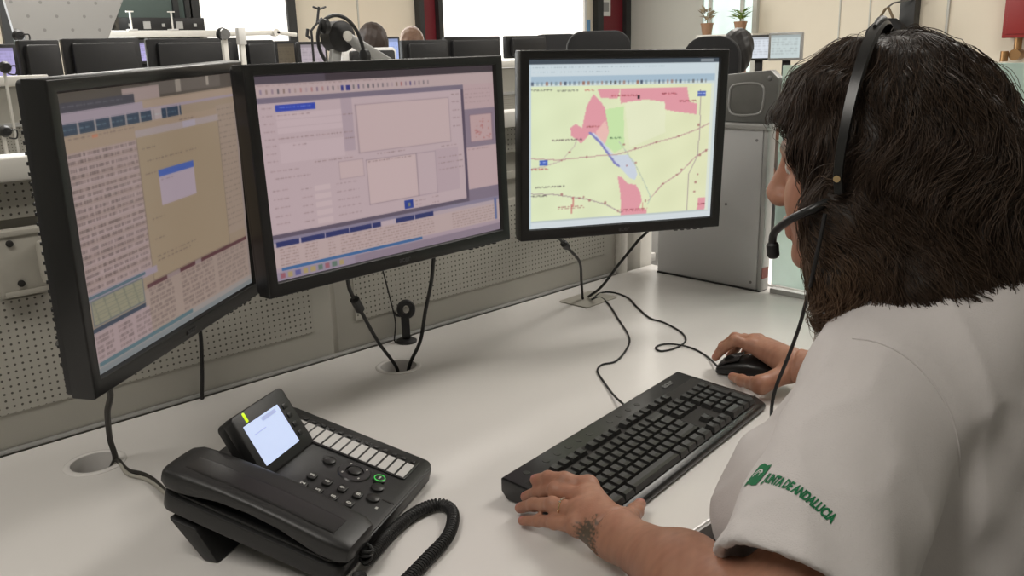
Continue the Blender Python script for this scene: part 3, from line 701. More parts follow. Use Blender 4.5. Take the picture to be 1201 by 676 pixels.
# ------------------------------------------------------------------ mouse
MS = thing('computer_mouse', 'small black wired mouse under the right hand of the woman', 'mouse', (1.283, 0.762, DZ), math.radians(20))
def loft(secs, n=18, p=2.6):
    """secs: (y, half width, bottom z, top z[, x shift]) superellipse sections"""
    mb = MB(); vs = []; fs = []
    for s_ in secs:
        y, w, z0, z1 = s_[:4]; xs = s_[4] if len(s_) > 4 else 0
        for k in range(n):
            a = 2 * PI * k / n; ca, sa = math.cos(a), math.sin(a)
            vs.append((xs + w * math.copysign(abs(ca) ** (2 / p), ca), y, (z0 + z1) / 2 + (z1 - z0) / 2 * math.copysign(abs(sa) ** (2 / p), sa)))
    for i in range(len(secs) - 1):
        for k in range(n):
            j = (k + 1) % n; fs.append((i * n + k, i * n + j, (i + 1) * n + j, (i + 1) * n + k))
    fs.append(tuple(range(n - 1, -1, -1))); fs.append(tuple((len(secs) - 1) * n + k for k in range(n)))
    return mb.add(vs, fs)
obj('shell', loft([(-0.054, 0.012, .004, .014), (-0.050, 0.022, .001, .022), (-0.03, .0285, .001, .033), (-0.005, .029, .001, .0355), (0.02, .0275, .001, .032), (0.04, .0265, .001, .024), (0.05, .024, .001, .017), (0.053, .018, .003, .012)], 28), 'black_satin', MS, smooth=True)
for sx in (-1, 1):
    obj('button', loft([(0.012, .0118, .0325, .0346, sx * .0135), (0.03, .0118, .0255, .0293, sx * .0132), (0.047, .0105, .0165, .0198, sx * .012)], 16), 'black', MS, smooth=True)
obj('scroll_wheel', MB().lathe([(.008, -.003), (.0105, -.002), (.0105, .002), (.008, .003)], 20, TR(0, .031, .0225) @ RY(PI / 2)), 'rubber', MS, smooth=True)

# ------------------------------------------------------------------ telephone
PHO = (0.653, 0.859, DZ); PHA = math.radians(28)
PH = thing('desk_telephone', 'black office desk telephone with lit display and white label strip', 'telephone', PHO, PHA)
tl = math.atan(0.28)
PT = TR(0, 0, 0.025) @ RX(tl)
def pobj(name, mb, m, bevel=0.0, smooth=False, parent=None):
    o = obj(name, mb, m, parent or PH, bevel, smooth); o.matrix_local = PT if parent is None else Matrix.Identity(4); return o
pobj('body', MB().prism(rrect(0.262, 0.238, 0.016, 5, -0.131, 0.118), -0.022, 0.0), 'phone', 0.003)
pobj('key_deck', MB().prism(rrect(0.2, 0.23, 0.014, 5, -0.101, 0.116), 0.0001, 0.0025), 'phone', 0.0015)
pobj('cradle', MB().prism(rrect(0.05, 0.215, 0.012, 5, -0.232, 0.114), 0.0001, 0.004), 'phone', 0.002)
ft = MB().add([(-0.255, 0.165, 0.0005), (-0.01, 0.165, 0.0005), (-0.01, 0.185, 0.0005), (-0.255, 0.185, 0.0005), (-0.262, 0.185, 0.046), (-0.003, 0.185, 0.046), (-0.003, 0.222, 0.056), (-0.262, 0.222, 0.056)],
              [(3, 2, 1, 0), (4, 5, 6, 7), (0, 1, 5, 4), (1, 2, 6, 5), (2, 3, 7, 6), (3, 0, 4, 7)])
obj('foot', ft, 'phone', PH, 0.003)
# display unit
DP = PT @ TR(-0.123, 0.166, 0.0) @ RX(math.radians(44))
dh = obj('display_unit', MB().prism(rrect(0.112, 0.086, 0.008, 4, 0.006, 0.036), -0.004, 0.012).prism(rrect(0.108, 0.078, 0.008, 4, 0.006, 0.038), -0.018, -0.0041), 'phone', PH, 0.002); dh.matrix_local = DP
obj('display_screen', MB().prism(rrect(0.074, 0.056, 0.001, 2, -0.001, 0.034), 0.0121, 0.0126), mat('phone_display', (0.3, 0.33, 0.4), 0.3, emit=rgb(186, 200, 232), estr=0.95), dh)
obj('display_text', MB().box((0.012, 0.057, 0.0128), (0.03, 0.005, 0.0003)).box((-0.016, 0.046, 0.0128), (0.024, 0.0011, 0.0003)), mat('display_print', (0.3, 0.3, 0.36), 0.3, emit=rgb(150, 165, 205), estr=0.9), dh)
obj('message_light', MB().box((-0.026, 0.0705, 0.0085), (0.006, 0.014, 0.0085)), mat('yellow_green_light', (0.4, 0.6, 0.02), 0.3, emit=rgb(190, 220, 20), estr=1.0), dh, 0.002)
for k in range(4):
    obj('soft_key', MB().box((0.047, 0.014 + k * 0.0135, 0.0125), (0.009, 0.007, 0.0016)), 'key', dh, 0.0005)
# label strip with single labels
ls = pobj('label_strip', MB().prism(rrect(0.052, 0.186, 0.005, 3, -0.040, 0.109), 0.0026, 0.0042), 'black_satin', 0.0008)
lm = MB().box((0, 0, 0), (0.0345, 0.0108, 0.0006)).mesh('label'); lm.materials.append(mat('paper_label', (0.62, 0.61, 0.59), 0.5))
bm_ = MB().box((0, 0, 0), (0.007, 0.006, 0.0016)).mesh('line_key', 0.0004); bm_.materials.append(M['key'])
for k in range(13):
    o = bpy.data.objects.new('label', lm); COL.objects.link(o); o.parent = ls; o.location = (-0.0455, 0.0245 + k * 0.0138, 0.0045)
    o = bpy.data.objects.new('line_key', bm_); COL.objects.link(o); o.parent = ls; o.location = (-0.021, 0.0245 + k * 0.0138, 0.0048)
kc = MB().prism(rrect(0.0145, 0.0115, 0.004, 3), 0.0, 0.0032).mesh('number_key', 0.0008); kc.materials.append(M['key'])
M['legend'] = mat('white_legend', (0.55, 0.55, 0.52), 0.5)
KEYS = '123456789*0#'
for r_ in range(4):
    for c_ in range(3):
        o = bpy.data.objects.new('number_key', kc); COL.objects.link(o); o.parent = PH; o.matrix_local = PT @ TR(-0.1775 + c_ * 0.0225, 0.113 - r_ * 0.0215, 0.0025)
        lg = obj('legend', text_mesh(KEYS[r_ * 3 + c_], 0.0085, 0.0001, 0.0003), 'legend', o); lg.location = (0, 0, 0.0035)
nv = pobj('navigation_ring', MB().lathe([(0.011, 0.0026), (0.012, 0.0045), (0.0205, 0.0042), (0.022, 0.0026)], 28, TR(-0.090, 0.076, 0)), 'black_satin', smooth=True)
obj('navigation_key', MB().lathe([(0.0085, 0.0026), (0.0085, 0.0058), (0.006, 0.0068)], 20, TR(-0.090, 0.076, 0)), 'key', nv, smooth=True)
for k in range(4):
    a = PI / 4 + k * PI / 2
    obj('navigation_mark', MB().box((-0.090 + 0.0165 * math.cos(a), 0.076 + 0.0165 * math.sin(a), 0.0047), (0.003, 0.002, 0.0004)), 'legend', nv)
rb = MB().lathe([(0.0085, 0), (0.0085, 0.0028), (0.0065, 0.004)], 18).mesh('function_key', smooth=True); rb.materials.append(M['key'])
for k, (x, y) in enumerate(((-0.089, 0.114), (-0.086, 0.042), (-0.103, 0.036), (-0.126, 0.03))):
    o = bpy.data.objects.new('function_key', rb); COL.objects.link(o); o.parent = PH; o.matrix_local = PT @ TR(x, y, 0.0025)
    if k == 1:
        gm = mat('green_key_light', (0.02, 0.2, 0.03), 0.3, emit=rgb(70, 190, 80), estr=0.9)
        obj('ring_light', MB().tube([(0.0068 * math.cos(q * PI / 10), 0.0068 * math.sin(q * PI / 10), 0.0041) for q in range(20)], 0.0007, 5, True), gm, o)
        obj('symbol', MB().box((0, 0, 0.0044), (0.006, 0.002, 0.0006)), 'legend', o)
pobj('microphone_slot', MB().box((-0.12, 0.012, 0.0028), (0.002, 0.016, 0.0006)), 'darkhole')
pobj('speaker_mark', MB().box((-0.14, 0.018, 0.0029), (0.004, 0.003, 0.0005)), 'legend')

# handset lying in the cradle
HS = thing('telephone_handset', 'black telephone handset lying on the left side of the desk telephone', 'handset', PHO, PHA)
def hobj(name, mb, m, **k):
    o = obj(name, mb, m, HS, **k); o.matrix_local = PT; return o
secs = [(-0.008, .020, .012, .022), (-0.004, .030, .007, .029), (0.006, .0345, .0045, .033), (0.03, .0355, .0045, .0345), (0.05, .0355, .009, .0355), (0.08, .0355, .016, .037), (0.12, .0355, .019, .038), (0.16, .0355, .016, .038), (0.19, .036, .009, .037), (0.21, .0365, .0045, .036), (0.228, .036, .0045, .034), (0.238, .031, .007, .030), (0.242, .022, .011, .024)]
hobj('handset_body', loft([(a, w, b, c, -0.2285) for a, w, b, c in secs], 36, 4.2), 'phone', smooth=True)
hobj('top_inlay', loft([(0.02, .014, .0335, .0349, -0.236), (0.05, .015, .035, .0362, -0.236), (0.12, .015, .0375, .0387, -0.236), (0.185, .015, .0366, .0377, -0.236), (0.215, .013, .035, .0359, -0.236)], 14, 3), 'black_satin', smooth=True)
wl = lambda x, y, z: TR(*PHO) @ RZ(PHA) @ Vector((x, y, z))
W0 = PT @ Vector((-0.225, -0.012, 0.012))
hb = TR(*PHO) @ RZ(PHA) @ W0
pth = [hb, at(432, 655, z=0.758), at(462, 622, z=0.750), at(490, 600, z=0.7495), at(516, 592, z=0.7495), at(531, 602, z=0.7495), at(526, 628, z=0.7495), at(502, 655, z=0.7495), at(478, 680, z=0.7495), at(455, 705, z=0.7495), at(430, 713, z=0.7505), wl(-0.245, -0.014, 0.012)]
cp = catmull(pth, 40)
# even spacing, then coil
L_ = [0.0]
for a, b in zip(cp[:-1], cp[1:]): L_.append(L_[-1] + (b - a).length)
def along(s_):
    i = min(max(np.searchsorted(L_, s_) - 1, 0), len(cp) - 2); f_ = (s_ - L_[i]) / max(L_[i + 1] - L_[i], 1e-9); return cp[i].lerp(cp[i + 1], f_), (cp[i + 1] - cp[i]).normalized()
hel = []; tot = L_[-1]; turns = int(tot / 0.0043); per = 10; nrm = Vector((0, 0, 1))
for k in range(turns * per):
    c_, t_ = along(tot * k / (turns * per)); nrm = (nrm - t_ * nrm.dot(t_)).normalized(); bn = t_.cross(nrm); a = 2 * PI * k / per
    hel.append(c_ + (nrm * math.cos(a) + bn * math.sin(a)) * 0.0064)
co = obj('coiled_cord', MB().tube(hel, 0.0019, 6), 'rubber', None, smooth=True); co.parent = HS; co.matrix_parent_inverse = (TR(*PHO) @ RZ(PHA)).inverted()

# ------------------------------------------------------------------ cables on and above the desk
def cable(label, pts, r, m='rubber', n=10, parts=(), group=None):
    t = thing('cable', label, 'cable', pts[0] if False else (0, 0, 0), 0, group)
    c = catmull(pts, n)
    obj('lead', MB().tube(c, r, 8), m, t, smooth=True)
    for (i, L) in parts:
        a, b = Vector(pts[i]), Vector(pts[i + 1]); d = (b - a).normalized(); mid = (a + b) / 2
        mb = MB().tube([mid - d * L / 2, mid - d * (L / 2 - .003), mid + d * (L / 2 - .003), mid + d * L / 2], [r * 1.4, r * 2.5, r * 2.5, r * 1.4], 14)
        obj('ferrite_bead', mb, 'black', t)
    return t
zc = DZ + 0.0022
D_ = lambda px, py, z=zc: at(px, py, z=z)
kbp = KB.matrix_world if False else (TR(0.681, 0.757, DZ) @ RZ(math.radians(7.38)))
cable('thin black keyboard cable winding over the desk to the cover plate', [kbp @ Vector((0.318, 0.002, 0.016)), D_(722, 466, DZ + .006), D_(711, 452), D_(701, 436), D_(706, 428), D_(722, 424), D_(734, 411), D_(738, 396), D_(725, 374), D_(714, 357), D_(704, 349), D_(694, 351, DZ + .0055)], 0.0019)
msp = TR(1.283, 0.762, DZ) @ RZ(math.radians(20))
cable('thin black mouse cable with a flat loop beside the mouse', [msp @ Vector((0, 0.054, 0.009)), D_(830, 419), D_(814, 409.5), D_(795, 404.5, zc + .002), D_(778, 404), D_(769, 408), D_(776, 412), D_(793, 408), D_(804, 400), D_(799, 390), D_(780, 379), D_(762, 373), D_(748, 361), D_(736, 349), D_(718, 343), D_(704, 344), D_(696, 350, DZ + .0055)], 0.0019)
gx, gy = GR[1]
cable('black cable with ferrite bead hanging from the left side of the middle monitor', [(0.66, 1.135, 1.02), at(403, 318, y=1.15), at(411, 342, y=1.17), at(427, 372, y=1.19), at(444, 402, y=1.225), (gx - 0.013, gy - 0.012, DZ + 0.004), (gx - 0.008, gy - 0.004, DZ - 0.03), (gx - .01, gy + .005, DZ - .066)], 0.0032, parts=((2, 0.034),))
cable('thick black cable hanging from the right side of the middle monitor', [(0.91, 1.137, 1.02), at(510, 294, y=1.15), at(506, 330, y=1.17), at(499, 365, y=1.2), at(493, 400, y=1.23), (gx + 0.0195, gy - 0.012, DZ + 0.006), (gx + 0.015, gy - 0.002, DZ - 0.03), (gx + .014, gy + .005, DZ - .066)], 0.0034)
cable('black cable with ferrite bead hanging from the left of the map monitor', [(1.20, 1.09, 1.03), at(652, 272, y=1.15), at(658, 282, y=1.17), at(668, 293, y=1.19), at(680, 308, y=1.225), at(682, 330, y=1.265), (1.443, 1.297, DZ + 0.010), (1.442, 1.295, DZ + 0.0065)], 0.0030, parts=((2, 0.026),))
cable('black cable slanting from the map monitor down to the cover plate', [(1.33, 1.055, 1.03), at(762, 264, y=1.12), at(748, 283, y=1.15), at(726, 310, y=1.20), at(706, 336, y=1.25), (1.462, 1.295, DZ + 0.0065)], 0.0032)
gx, gy = GR[0]
cable('brown-black cable from the left monitor into the left desk grommet', [(0.275, 1.085, 0.985), at(126, 452, y=1.16), at(126, 485, y=1.20), at(129, 515, y=1.235), at(135, 541, y=gy - 0.022), (gx + 0.004, gy - 0.004, DZ - 0.03), (gx, gy, DZ - 0.066)], 0.0042, 'cable_grey')
cable('short black cable hanging behind the left monitor to the desk edge', [(0.50, 1.2, 1.0), (0.535, 1.33, 0.95), at(234, 385, y=1.375), at(237, 430, y=1.38), at(237, 462, y=1.385), at(237, 468, y=1.388)], 0.0034)
pb = lambda x, y, z: TR(*PHO) @ RZ(PHA) @ Vector((x, y, z))
for k, (dy, m_) in enumerate(((0, 'cable_grey'), (0.007, 'beige_bracket'))):
    cable(('brown-black', 'grey')[k] + ' telephone cable leaving the left desk grommet beside its twin', [(gx + 0.012 - dy, gy, DZ - 0.066), (gx + 0.016, gy - 0.016 - dy * .3, DZ - 0.012), (gx + 0.022, gy - 0.028 - dy * .5, DZ + 0.0062), at(150, 552 + k * 4, z=DZ + 0.004), at(178, 562 + k * 4, z=DZ + 0.004), pb(-0.19, 0.235, 0.006 + 0.003 * k), pb(-0.15, 0.20, 0.02)], (0.0035, 0.0026)[k], m_)
# ------------------------------------------------------------------ small webcam-like device behind the middle monitor
wb = at(471, 399, z=DZ)
WC = thing('desk_webcam', 'small black ring-headed webcam on a round foot behind the middle monitor', 'webcam', (wb.x, 1.368, DZ), math.radians(-35))
obj('foot', MB().lathe([(0.021, 0), (0.021, 0.004), (0.014, 0.008)], 24), 'black', WC, smooth=True)
obj('post', MB().box((0, 0, 0.032), (0.017, 0.014, 0.046)), 'black', WC, 0.002)
ring = MB().tube([(0.003 + 0.0125 * math.cos(q * PI / 12), 0, 0.069 + 0.0145 * math.sin(q * PI / 12)) for q in range(24)], 0.0065, 8, True)
obj('ring_head', ring, 'black', WC, smooth=True)
obj('hook', MB().tube(catmull([(-0.006, 0, 0.056), (-0.016, 0, 0.058), (-0.022, 0, 0.064)], 4), 0.003, 6), 'black', WC, smooth=True)
obj('lead', MB().tube(catmull([(-0.008, 0, 0.003), (-0.024, 0.002, 0.003), (-0.02, 0, 0.045), (-0.03, -0.005, 0.11), (-0.045, -0.02, 0.2), (-0.05, -0.06, 0.27)], 8), 0.0016, 6), 'rubber', WC, smooth=True)
# ------------------------------------------------------------------ implicit-surface modelling for the figures
f32 = np.float32
def V3(*a): return np.array(a, dtype=f32)
def rcone(P, a, b, ra, rb):
    a = np.asarray(a, f32); b = np.asarray(b, f32); ba = b - a; t = np.clip(((P - a) @ ba) / max(float(ba @ ba), 1e-12), 0, 1)
    d = P - a - t[:, None] * ba
    return np.sqrt((d * d).sum(1)) - (ra + (rb - ra) * t)
def ell(P, c, r, Rm=None):
    q = P - np.asarray(c, f32)
    if Rm is not None: q = q @ Rm
    r = np.asarray(r, f32); k0 = np.sqrt(((q / r) ** 2).sum(1)); k1 = np.sqrt(((q / (r * r)) ** 2).sum(1)) + 1e-9
    return k0 * (k0 - 1) / k1
def smin(a, b, k):
    h = np.maximum(k - np.abs(a - b), 0) / k; return np.minimum(a, b) - h * h * k * 0.25
def smax(a, b, k): return -smin(-a, -b, k)
def surface_nets(fn, lo, hi, h):
    lo = np.array(lo, f32); n = np.ceil((np.array(hi) - lo) / h).astype(int) + 1
    ax = [lo[i] + h * np.arange(n[i], dtype=f32) for i in range(3)]
    Vv = np.empty(n, f32); step = max(1, 400000 // (n[1] * n[2])); Y, Z = np.meshgrid(ax[1], ax[2], indexing='ij')
    for i in range(0, n[0], step):
        xs = ax[0][i:i + step]; m = len(xs)
        P = np.empty((m, n[1], n[2], 3), f32); P[..., 0] = xs[:, None, None]; P[..., 1] = Y; P[..., 2] = Z
        Vv[i:i + m] = fn(P.reshape(-1, 3)).reshape(m, n[1], n[2])
    s = Vv < 0; c = [s[i:n[0] - 1 + i, j:n[1] - 1 + j, k:n[2] - 1 + k] for i in (0, 1) for j in (0, 1) for k in (0, 1)]
    cnt = np.zeros(c[0].shape, np.int8)
    for q in c: cnt += q
    I = np.argwhere((cnt > 0) & (cnt < 8)); cid = -np.ones(cnt.shape, np.int64); cid[tuple(I.T)] = np.arange(len(I))
    acc = np.zeros((len(I), 3)); num = np.zeros(len(I))
    corners = [(i, j, k) for i in (0, 1) for j in (0, 1) for k in (0, 1)]
    for a in range(8):
        for b in range(a + 1, 8):
            ca, cb = np.array(corners[a]), np.array(corners[b])
            if abs(ca - cb).sum() != 1: continue
            va = Vv[tuple((I + ca).T)]; vb = Vv[tuple((I + cb).T)]; mk = (va < 0) != (vb < 0)
            t = np.where(mk, va / np.where(mk, va - vb, 1), 0)
            acc += np.where(mk[:, None], ca + (cb - ca) * t[:, None], 0); num += mk
    verts = lo + h * (I + acc / num[:, None]); faces = []
    for axis in range(3):
        u, v = (axis + 1) % 3, (axis + 2) % 3
        sl0 = [slice(None)] * 3; sl1 = [slice(None)] * 3; sl0[axis] = slice(0, -1); sl1[axis] = slice(1, None)
        E = np.argwhere(s[tuple(sl0)] != s[tuple(sl1)])
        E = E[(E[:, u] > 0) & (E[:, v] > 0) & (E[:, u] < n[u] - 1) & (E[:, v] < n[v] - 1)]
        du = np.eye(3, dtype=int)[u]; dv = np.eye(3, dtype=int)[v]
        q = np.stack([cid[tuple((E - du - dv).T)], cid[tuple((E - dv).T)], cid[tuple(E.T)], cid[tuple((E - du).T)]], 1)
        flip = ~s[tuple(E.T)]; q[flip] = q[flip][:, ::-1]; faces.append(q)
    return verts, np.concatenate(faces)
def np_mesh(name, verts, faces, paint=None, smooth=True):
    me = bpy.data.meshes.new(name); me.vertices.add(len(verts)); me.vertices.foreach_set('co', np.asarray(verts, np.float32).ravel())
    k = faces.shape[1]; me.loops.add(faces.size); me.loops.foreach_set('vertex_index', faces.astype(np.int32).ravel())
    me.polygons.add(len(faces)); me.polygons.foreach_set('loop_start', (np.arange(len(faces)) * k).astype(np.int32))
    me.update(calc_edges=True)
    me.polygons.foreach_set('use_smooth', np.full(len(faces), smooth))
    if paint is not None:
        a = me.attributes.new('paint', 'FLOAT_COLOR', 'POINT'); a.data.foreach_set('color', np.concatenate([paint, np.ones((len(paint), 1))], 1).astype(np.float32).ravel())
    me.validate(); return me
def wnoise(P, s, seed):
    r = np.random.default_rng(seed); out = np.zeros(len(P))
    for k in range(6):
        d = r.normal(size=3) * s; out += np.sin(P @ d + r.uniform(0, 6.28))
    return out / 3.0
def vnoise(P, s, seed): return np.stack([wnoise(P, s, seed + i * 17) for i in range(3)], 1)

# ------------------------------------------------------------------ the woman at the desk: measurements
HC = np.array([0.933, 0.412, 1.178]); hyaw = math.radians(105); hp = math.radians(8)
hF = np.array([math.cos(hyaw) * math.cos(hp), math.sin(hyaw) * math.cos(hp), -math.sin(hp)]); hL = np.array([-math.sin(hyaw), math.cos(hyaw), 0.0]); hU = np.cross(hF, hL)
HB = np.stack([hF, hL, hU], 1)                    # head frame (forward, left, up) -> room
HSC = 0.96
def to_head(P): return ((P - HC.astype(f32)) @ HB.astype(f32)) / HSC
def from_head(q): return HC + HB @ (np.asarray(q, float) * HSC)
SHL, ELL_, WRL = np.array([0.808, 0.328, 0.970]), np.array([0.606, 0.312, 0.812]), np.array([0.664, 0.545, 0.781])
SHR, ELR, WRR = np.array([1.135, 0.36, 1.005]), np.array([1.325, 0.41, 0.80]), np.array([1.268, 0.655, 0.786])
A_ = lambda px, py, z: np.array(at(px, py, z=z))

def head_sdf(P):
    q = to_head(P); d = ell(q, (-0.012, 0, 0.038), (0.098, 0.075, 0.087))
    d = smin(d, ell(q, (0.036, 0, -0.03), (0.058, 0.06, 0.088)), 0.04)
    d = smin(d, ell(q, (0.045, 0, -0.078), (0.042, 0.05, 0.036)), 0.03); d = smin(d, ell(q, (0.081, 0, -0.105), (0.018, 0.022, 0.016)), 0.025)
    for s in (1, -1):
        d = smin(d, ell(q, (0.06, s * 0.038, -0.035), (0.028, 0.026, 0.03)), 0.03)
        d = smin(d, rcone(q, (0.087, s * 0.016, 0.026), (0.075, s * 0.046, 0.026), 0.011, 0.009), 0.015)
        d = smax(d, -ell(q, (0.101, s * 0.032, 0.006), (0.017, 0.02, 0.013)), 0.012)
        d = smin(d, ell(q, (0.077, s * 0.032, 0.006), (0.0135, 0.0145, 0.0125)), 0.003)
        d = smin(d, rcone(q, (0.0885, s * 0.022, 0.0125), (0.082, s * 0.046, 0.009), 0.0035, 0.003), 0.004)
        d = smin(d, ell(q, (-0.004, s * 0.079, -0.008), (0.018, 0.008, 0.03)), 0.006)
        d = smin(d, ell(q, (0.104, s * 0.011, -0.032), (0.011, 0.009, 0.009)), 0.006)
    d = smin(d, rcone(q, (0.092, 0, 0.014), (0.113, 0, -0.024), 0.0075, 0.0115), 0.014)
    d = smin(d, rcone(q, (0.097, -0.017, -0.0615), (0.097, 0.017, -0.0615), 0.0068, 0.0068), 0.007); d = smin(d, ell(q, (0.1005, 0, -0.06), (0.007, 0.012, 0.006)), 0.004)
    d = smin(d, rcone(q, (0.094, -0.015, -0.0735), (0.094, 0.015, -0.0735), 0.0078, 0.0078), 0.006)
    d = smin(d, rcone(q, (-0.018, 0, -0.055), (-0.05, 0.0, -0.155), 0.056, 0.06), 0.03)
    return d
NECK = from_head((-0.045, 0, -0.15))

# left hand on the desk beside the keyboard (palm down)
LH = dict(
    idx=[A_(690, 571, .796), A_(662, 563, .801), A_(643, 561, .795), A_(628, 563, .786)],
    mid=[A_(686, 585, .793), A_(652, 575, .792), A_(632, 578, .772), A_(617, 583, .757)],
    rin=[A_(680, 600, .789), A_(648, 592, .786), A_(626, 592, .769), A_(610, 596, .754)],
    pin=[A_(676, 618, .781), A_(650, 613, .773), A_(632, 611, .761), A_(613, 611, .7515)],
    thu=[np.array([0.702, 0.566, 0.774]), np.array([0.724, 0.577, 0.768]), np.array([0.747, 0.588, 0.7615]), np.array([0.768, 0.597, 0.759])])
RH_c = np.array([1.283, 0.762, DZ]); ry = math.radians(20)
def rh(x, y, z): return np.array([RH_c[0] + x * math.cos(ry) - y * math.sin(ry), RH_c[1] + x * math.sin(ry) + y * math.cos(ry), DZ + z])
MS.location = Vector(RH_c); MS.rotation_euler = (0, 0, ry)
RHd = dict(
    idx=[rh(-0.016, -0.008, 0.060), rh(-0.019, 0.020, 0.068), rh(-0.017, 0.042, 0.049), rh(-0.0155, 0.054, 0.031)],
    mid=[rh(0.004, -0.008, 0.062), rh(0.006, 0.026, 0.064), rh(0.009, 0.046, 0.045), rh(0.011, 0.057, 0.028)],
    rin=[rh(0.023, -0.012, 0.057), rh(0.031, 0.014, 0.056), rh(0.035, 0.030, 0.036), rh(0.036, 0.040, 0.018)],
    pin=[rh(0.040, -0.020, 0.046), rh(0.048, 0.002, 0.043), rh(0.050, 0.014, 0.027), rh(0.050, 0.022, 0.013)],
    thu=[A_(892, 452, .768), A_(882, 450, .764), A_(870, 446.5, .7585), A_(859, 442, .754)])
FR = dict(idx=(.0102, .0092, .0084, .0070), mid=(.0104, .0094, .0086, .0072), rin=(.0100, .0089, .0081, .0068), pin=(.0092, .0078, .0071, .0060), thu=(.0125, .0108, .0098, .0076))
def hand_sdf(P, H, wr, el, r_el=0.043):
    d = None
    wr = np.asarray(wr); palm = None
    for f in ('idx', 'mid', 'rin', 'pin'):
        mc = H[f][0]; base = wr + (mc - wr) * 0.18
        c = rcone(P, base, mc, 0.0155, 0.0122 if f != 'pin' else 0.0115)
        palm = c if palm is None else smin(palm, c, 0.016)
    c = rcone(P, wr + (H['thu'][0] - wr) * 0.1, H['thu'][0], 0.017, 0.0145); palm = smin(palm, c, 0.02)
    mcm = (H['idx'][0] + H['pin'][0]) / 2
    palm = smin(palm, rcone(P, wr + (mcm - wr) * .3 - np.array((0, 0, .004)), wr + (mcm - wr) * .75 - np.array((0, 0, .003)), 0.0165, 0.015), 0.02)
    d = palm
    for f in ('idx', 'mid', 'rin', 'pin', 'thu'):
        j = H[f]; r = FR[f]; fd = None
        for k in range(3):
            c = rcone(P, j[k], j[k + 1], r[k], r[k + 1]); fd = c if fd is None else smin(fd, c, 0.003)
        for k in (1, 2):     # knuckle swelling
            c = np.sqrt(((P - j[k].astype(f32)) ** 2).sum(1)) - r[k] * 1.06; fd = smin(fd, c, 0.003)
        d = smin(d, fd, 0.0055 if f != 'thu' else 0.010)
        # bony knuckle at the root
        c = np.sqrt(((P - (j[0] + np.array((0, 0, 0.0022))).astype(f32)) ** 2).sum(1)) - r[0] * 1.12; d = smin(d, c, 0.006)
    arm_ = rcone(P, wr, wr + (el - wr) * .45, 0.0255, 0.037); arm_ = smin(arm_, rcone(P, wr + (el - wr) * .45, el, 0.037, r_el), 0.03)
    d = smin(d, arm_, 0.022)
    # wrist crease
    ax = (el - wr) / np.linalg.norm(el - wr); t = (P - wr.astype(f32)) @ ax.astype(f32)
    return d + 0.003 * np.exp(-((t + 0.006) / 0.0024) ** 2)
def arm_hand(H, sh, el, wr, h=0.002):
    fn = lambda P: smin(hand_sdf(P, H, wr, el), rcone(P, el, el + (sh - el) * 0.5, 0.043, 0.05), 0.03)
    pts = np.array([p for f in H.values() for p in f] + [wr, el, el + (sh - el) * .45]); lo, hi = pts.min(0) - 0.02, pts.max(0) + 0.02
    lo[:2] -= 0.035; hi[:2] += 0.03; lo[2] -= 0.03; hi[2] += 0.03
    # the hand itself on a fine lattice, forearm too
    return surface_nets(fn, lo, hi, h)

def skin_paint(Vt, tattoo=None):
    base = np.array((0.40, 0.195, 0.125)); c = base * (1 + 0.10 * wnoise(Vt, 90, 3)[:, None] * np.array((.6, 1, 1.1)) + 0.05 * wnoise(Vt, 400, 5)[:, None])
    return c
def nails(Vt, c, H, updir=(0, 0, 1)):
    for f, j in H.items():
        ax = (j[3] - j[2]) / np.linalg.norm(j[3] - j[2]); up = np.array(updir, float); up = up - ax * (up @ ax); up /= np.linalg.norm(up); sd = np.cross(ax, up); r = FR[f][3]
        ctr = j[3] + ax * r * 0.15 + up * r * 0.8; q = Vt - ctr
        k = np.clip(1.25 - np.sqrt((q @ ax / (r * 1.0)) ** 2 + (q @ sd / (r * .78)) ** 2 + (q @ up / (r * .75)) ** 2), 0, 1) * 2.2; k = np.clip(k, 0, 1)[:, None]
        c = c * (1 - k) + np.array((0.50, 0.22, 0.19)) * k
        red = np.clip(1 - np.linalg.norm(Vt - j[3], axis=1) / (r * 2.2), 0, 1)[:, None] * .35
        c = c * (1 - red) + np.array((0.52, 0.19, 0.14)) * red
    return c
PERSON = thing('person', 'woman with dark brown bob in a white polo shirt working at the desk', 'person', (0.98, 0.25, 0.0))
PINV = TR(-0.98, -0.25, 0)
def pchild(name, me, m, parent=PERSON):
    o = obj(name, me, m); o.parent = parent; o.matrix_parent_inverse = PINV if parent is PERSON else Matrix.Identity(4); return o
M['skin'] = attr_mat('skin', 0.5, bump=0.25, bscale=450, sss=0.12)
vl, fl = arm_hand(LH, SHL, ELL_, WRL); vr, fr_ = arm_hand(RHd, SHR, ELR, WRR)
lo = HC - 0.17; hi = HC + 0.17; lo[2] -= 0.08
vh, fh = surface_nets(head_sdf, lo, hi, 0.0026)
def torso_sdf(P):
    d = ell(P, (0.968, 0.325, 0.92), (0.16, 0.10, 0.16)); d = smin(d, ell(P, (0.965, 0.34, 0.72), (0.17, 0.13, 0.22)), 0.08); d = smin(d, rcone(P, NECK, (0.97, 0.32, 1.0), 0.055, 0.07), 0.05)
    for sh, el in ((SHL, ELL_), (SHR, ELR)): d = smin(d, rcone(P, (sh + np.array((0.97, 0.33, 1.0))) / 2, sh, 0.055, 0.05), 0.04); d = smin(d, rcone(P, sh, el, 0.05, 0.043), 0.04)
    return d
vt, ft_ = surface_nets(torso_sdf, (0.5, 0.1, 0.45), (1.45, 0.6, 1.12), 0.008)
cl_ = nails(vl, skin_paint(vl), LH); cr_ = nails(vr, skin_paint(vr), RHd); ch_ = skin_paint(vh); ct_ = skin_paint(vt)
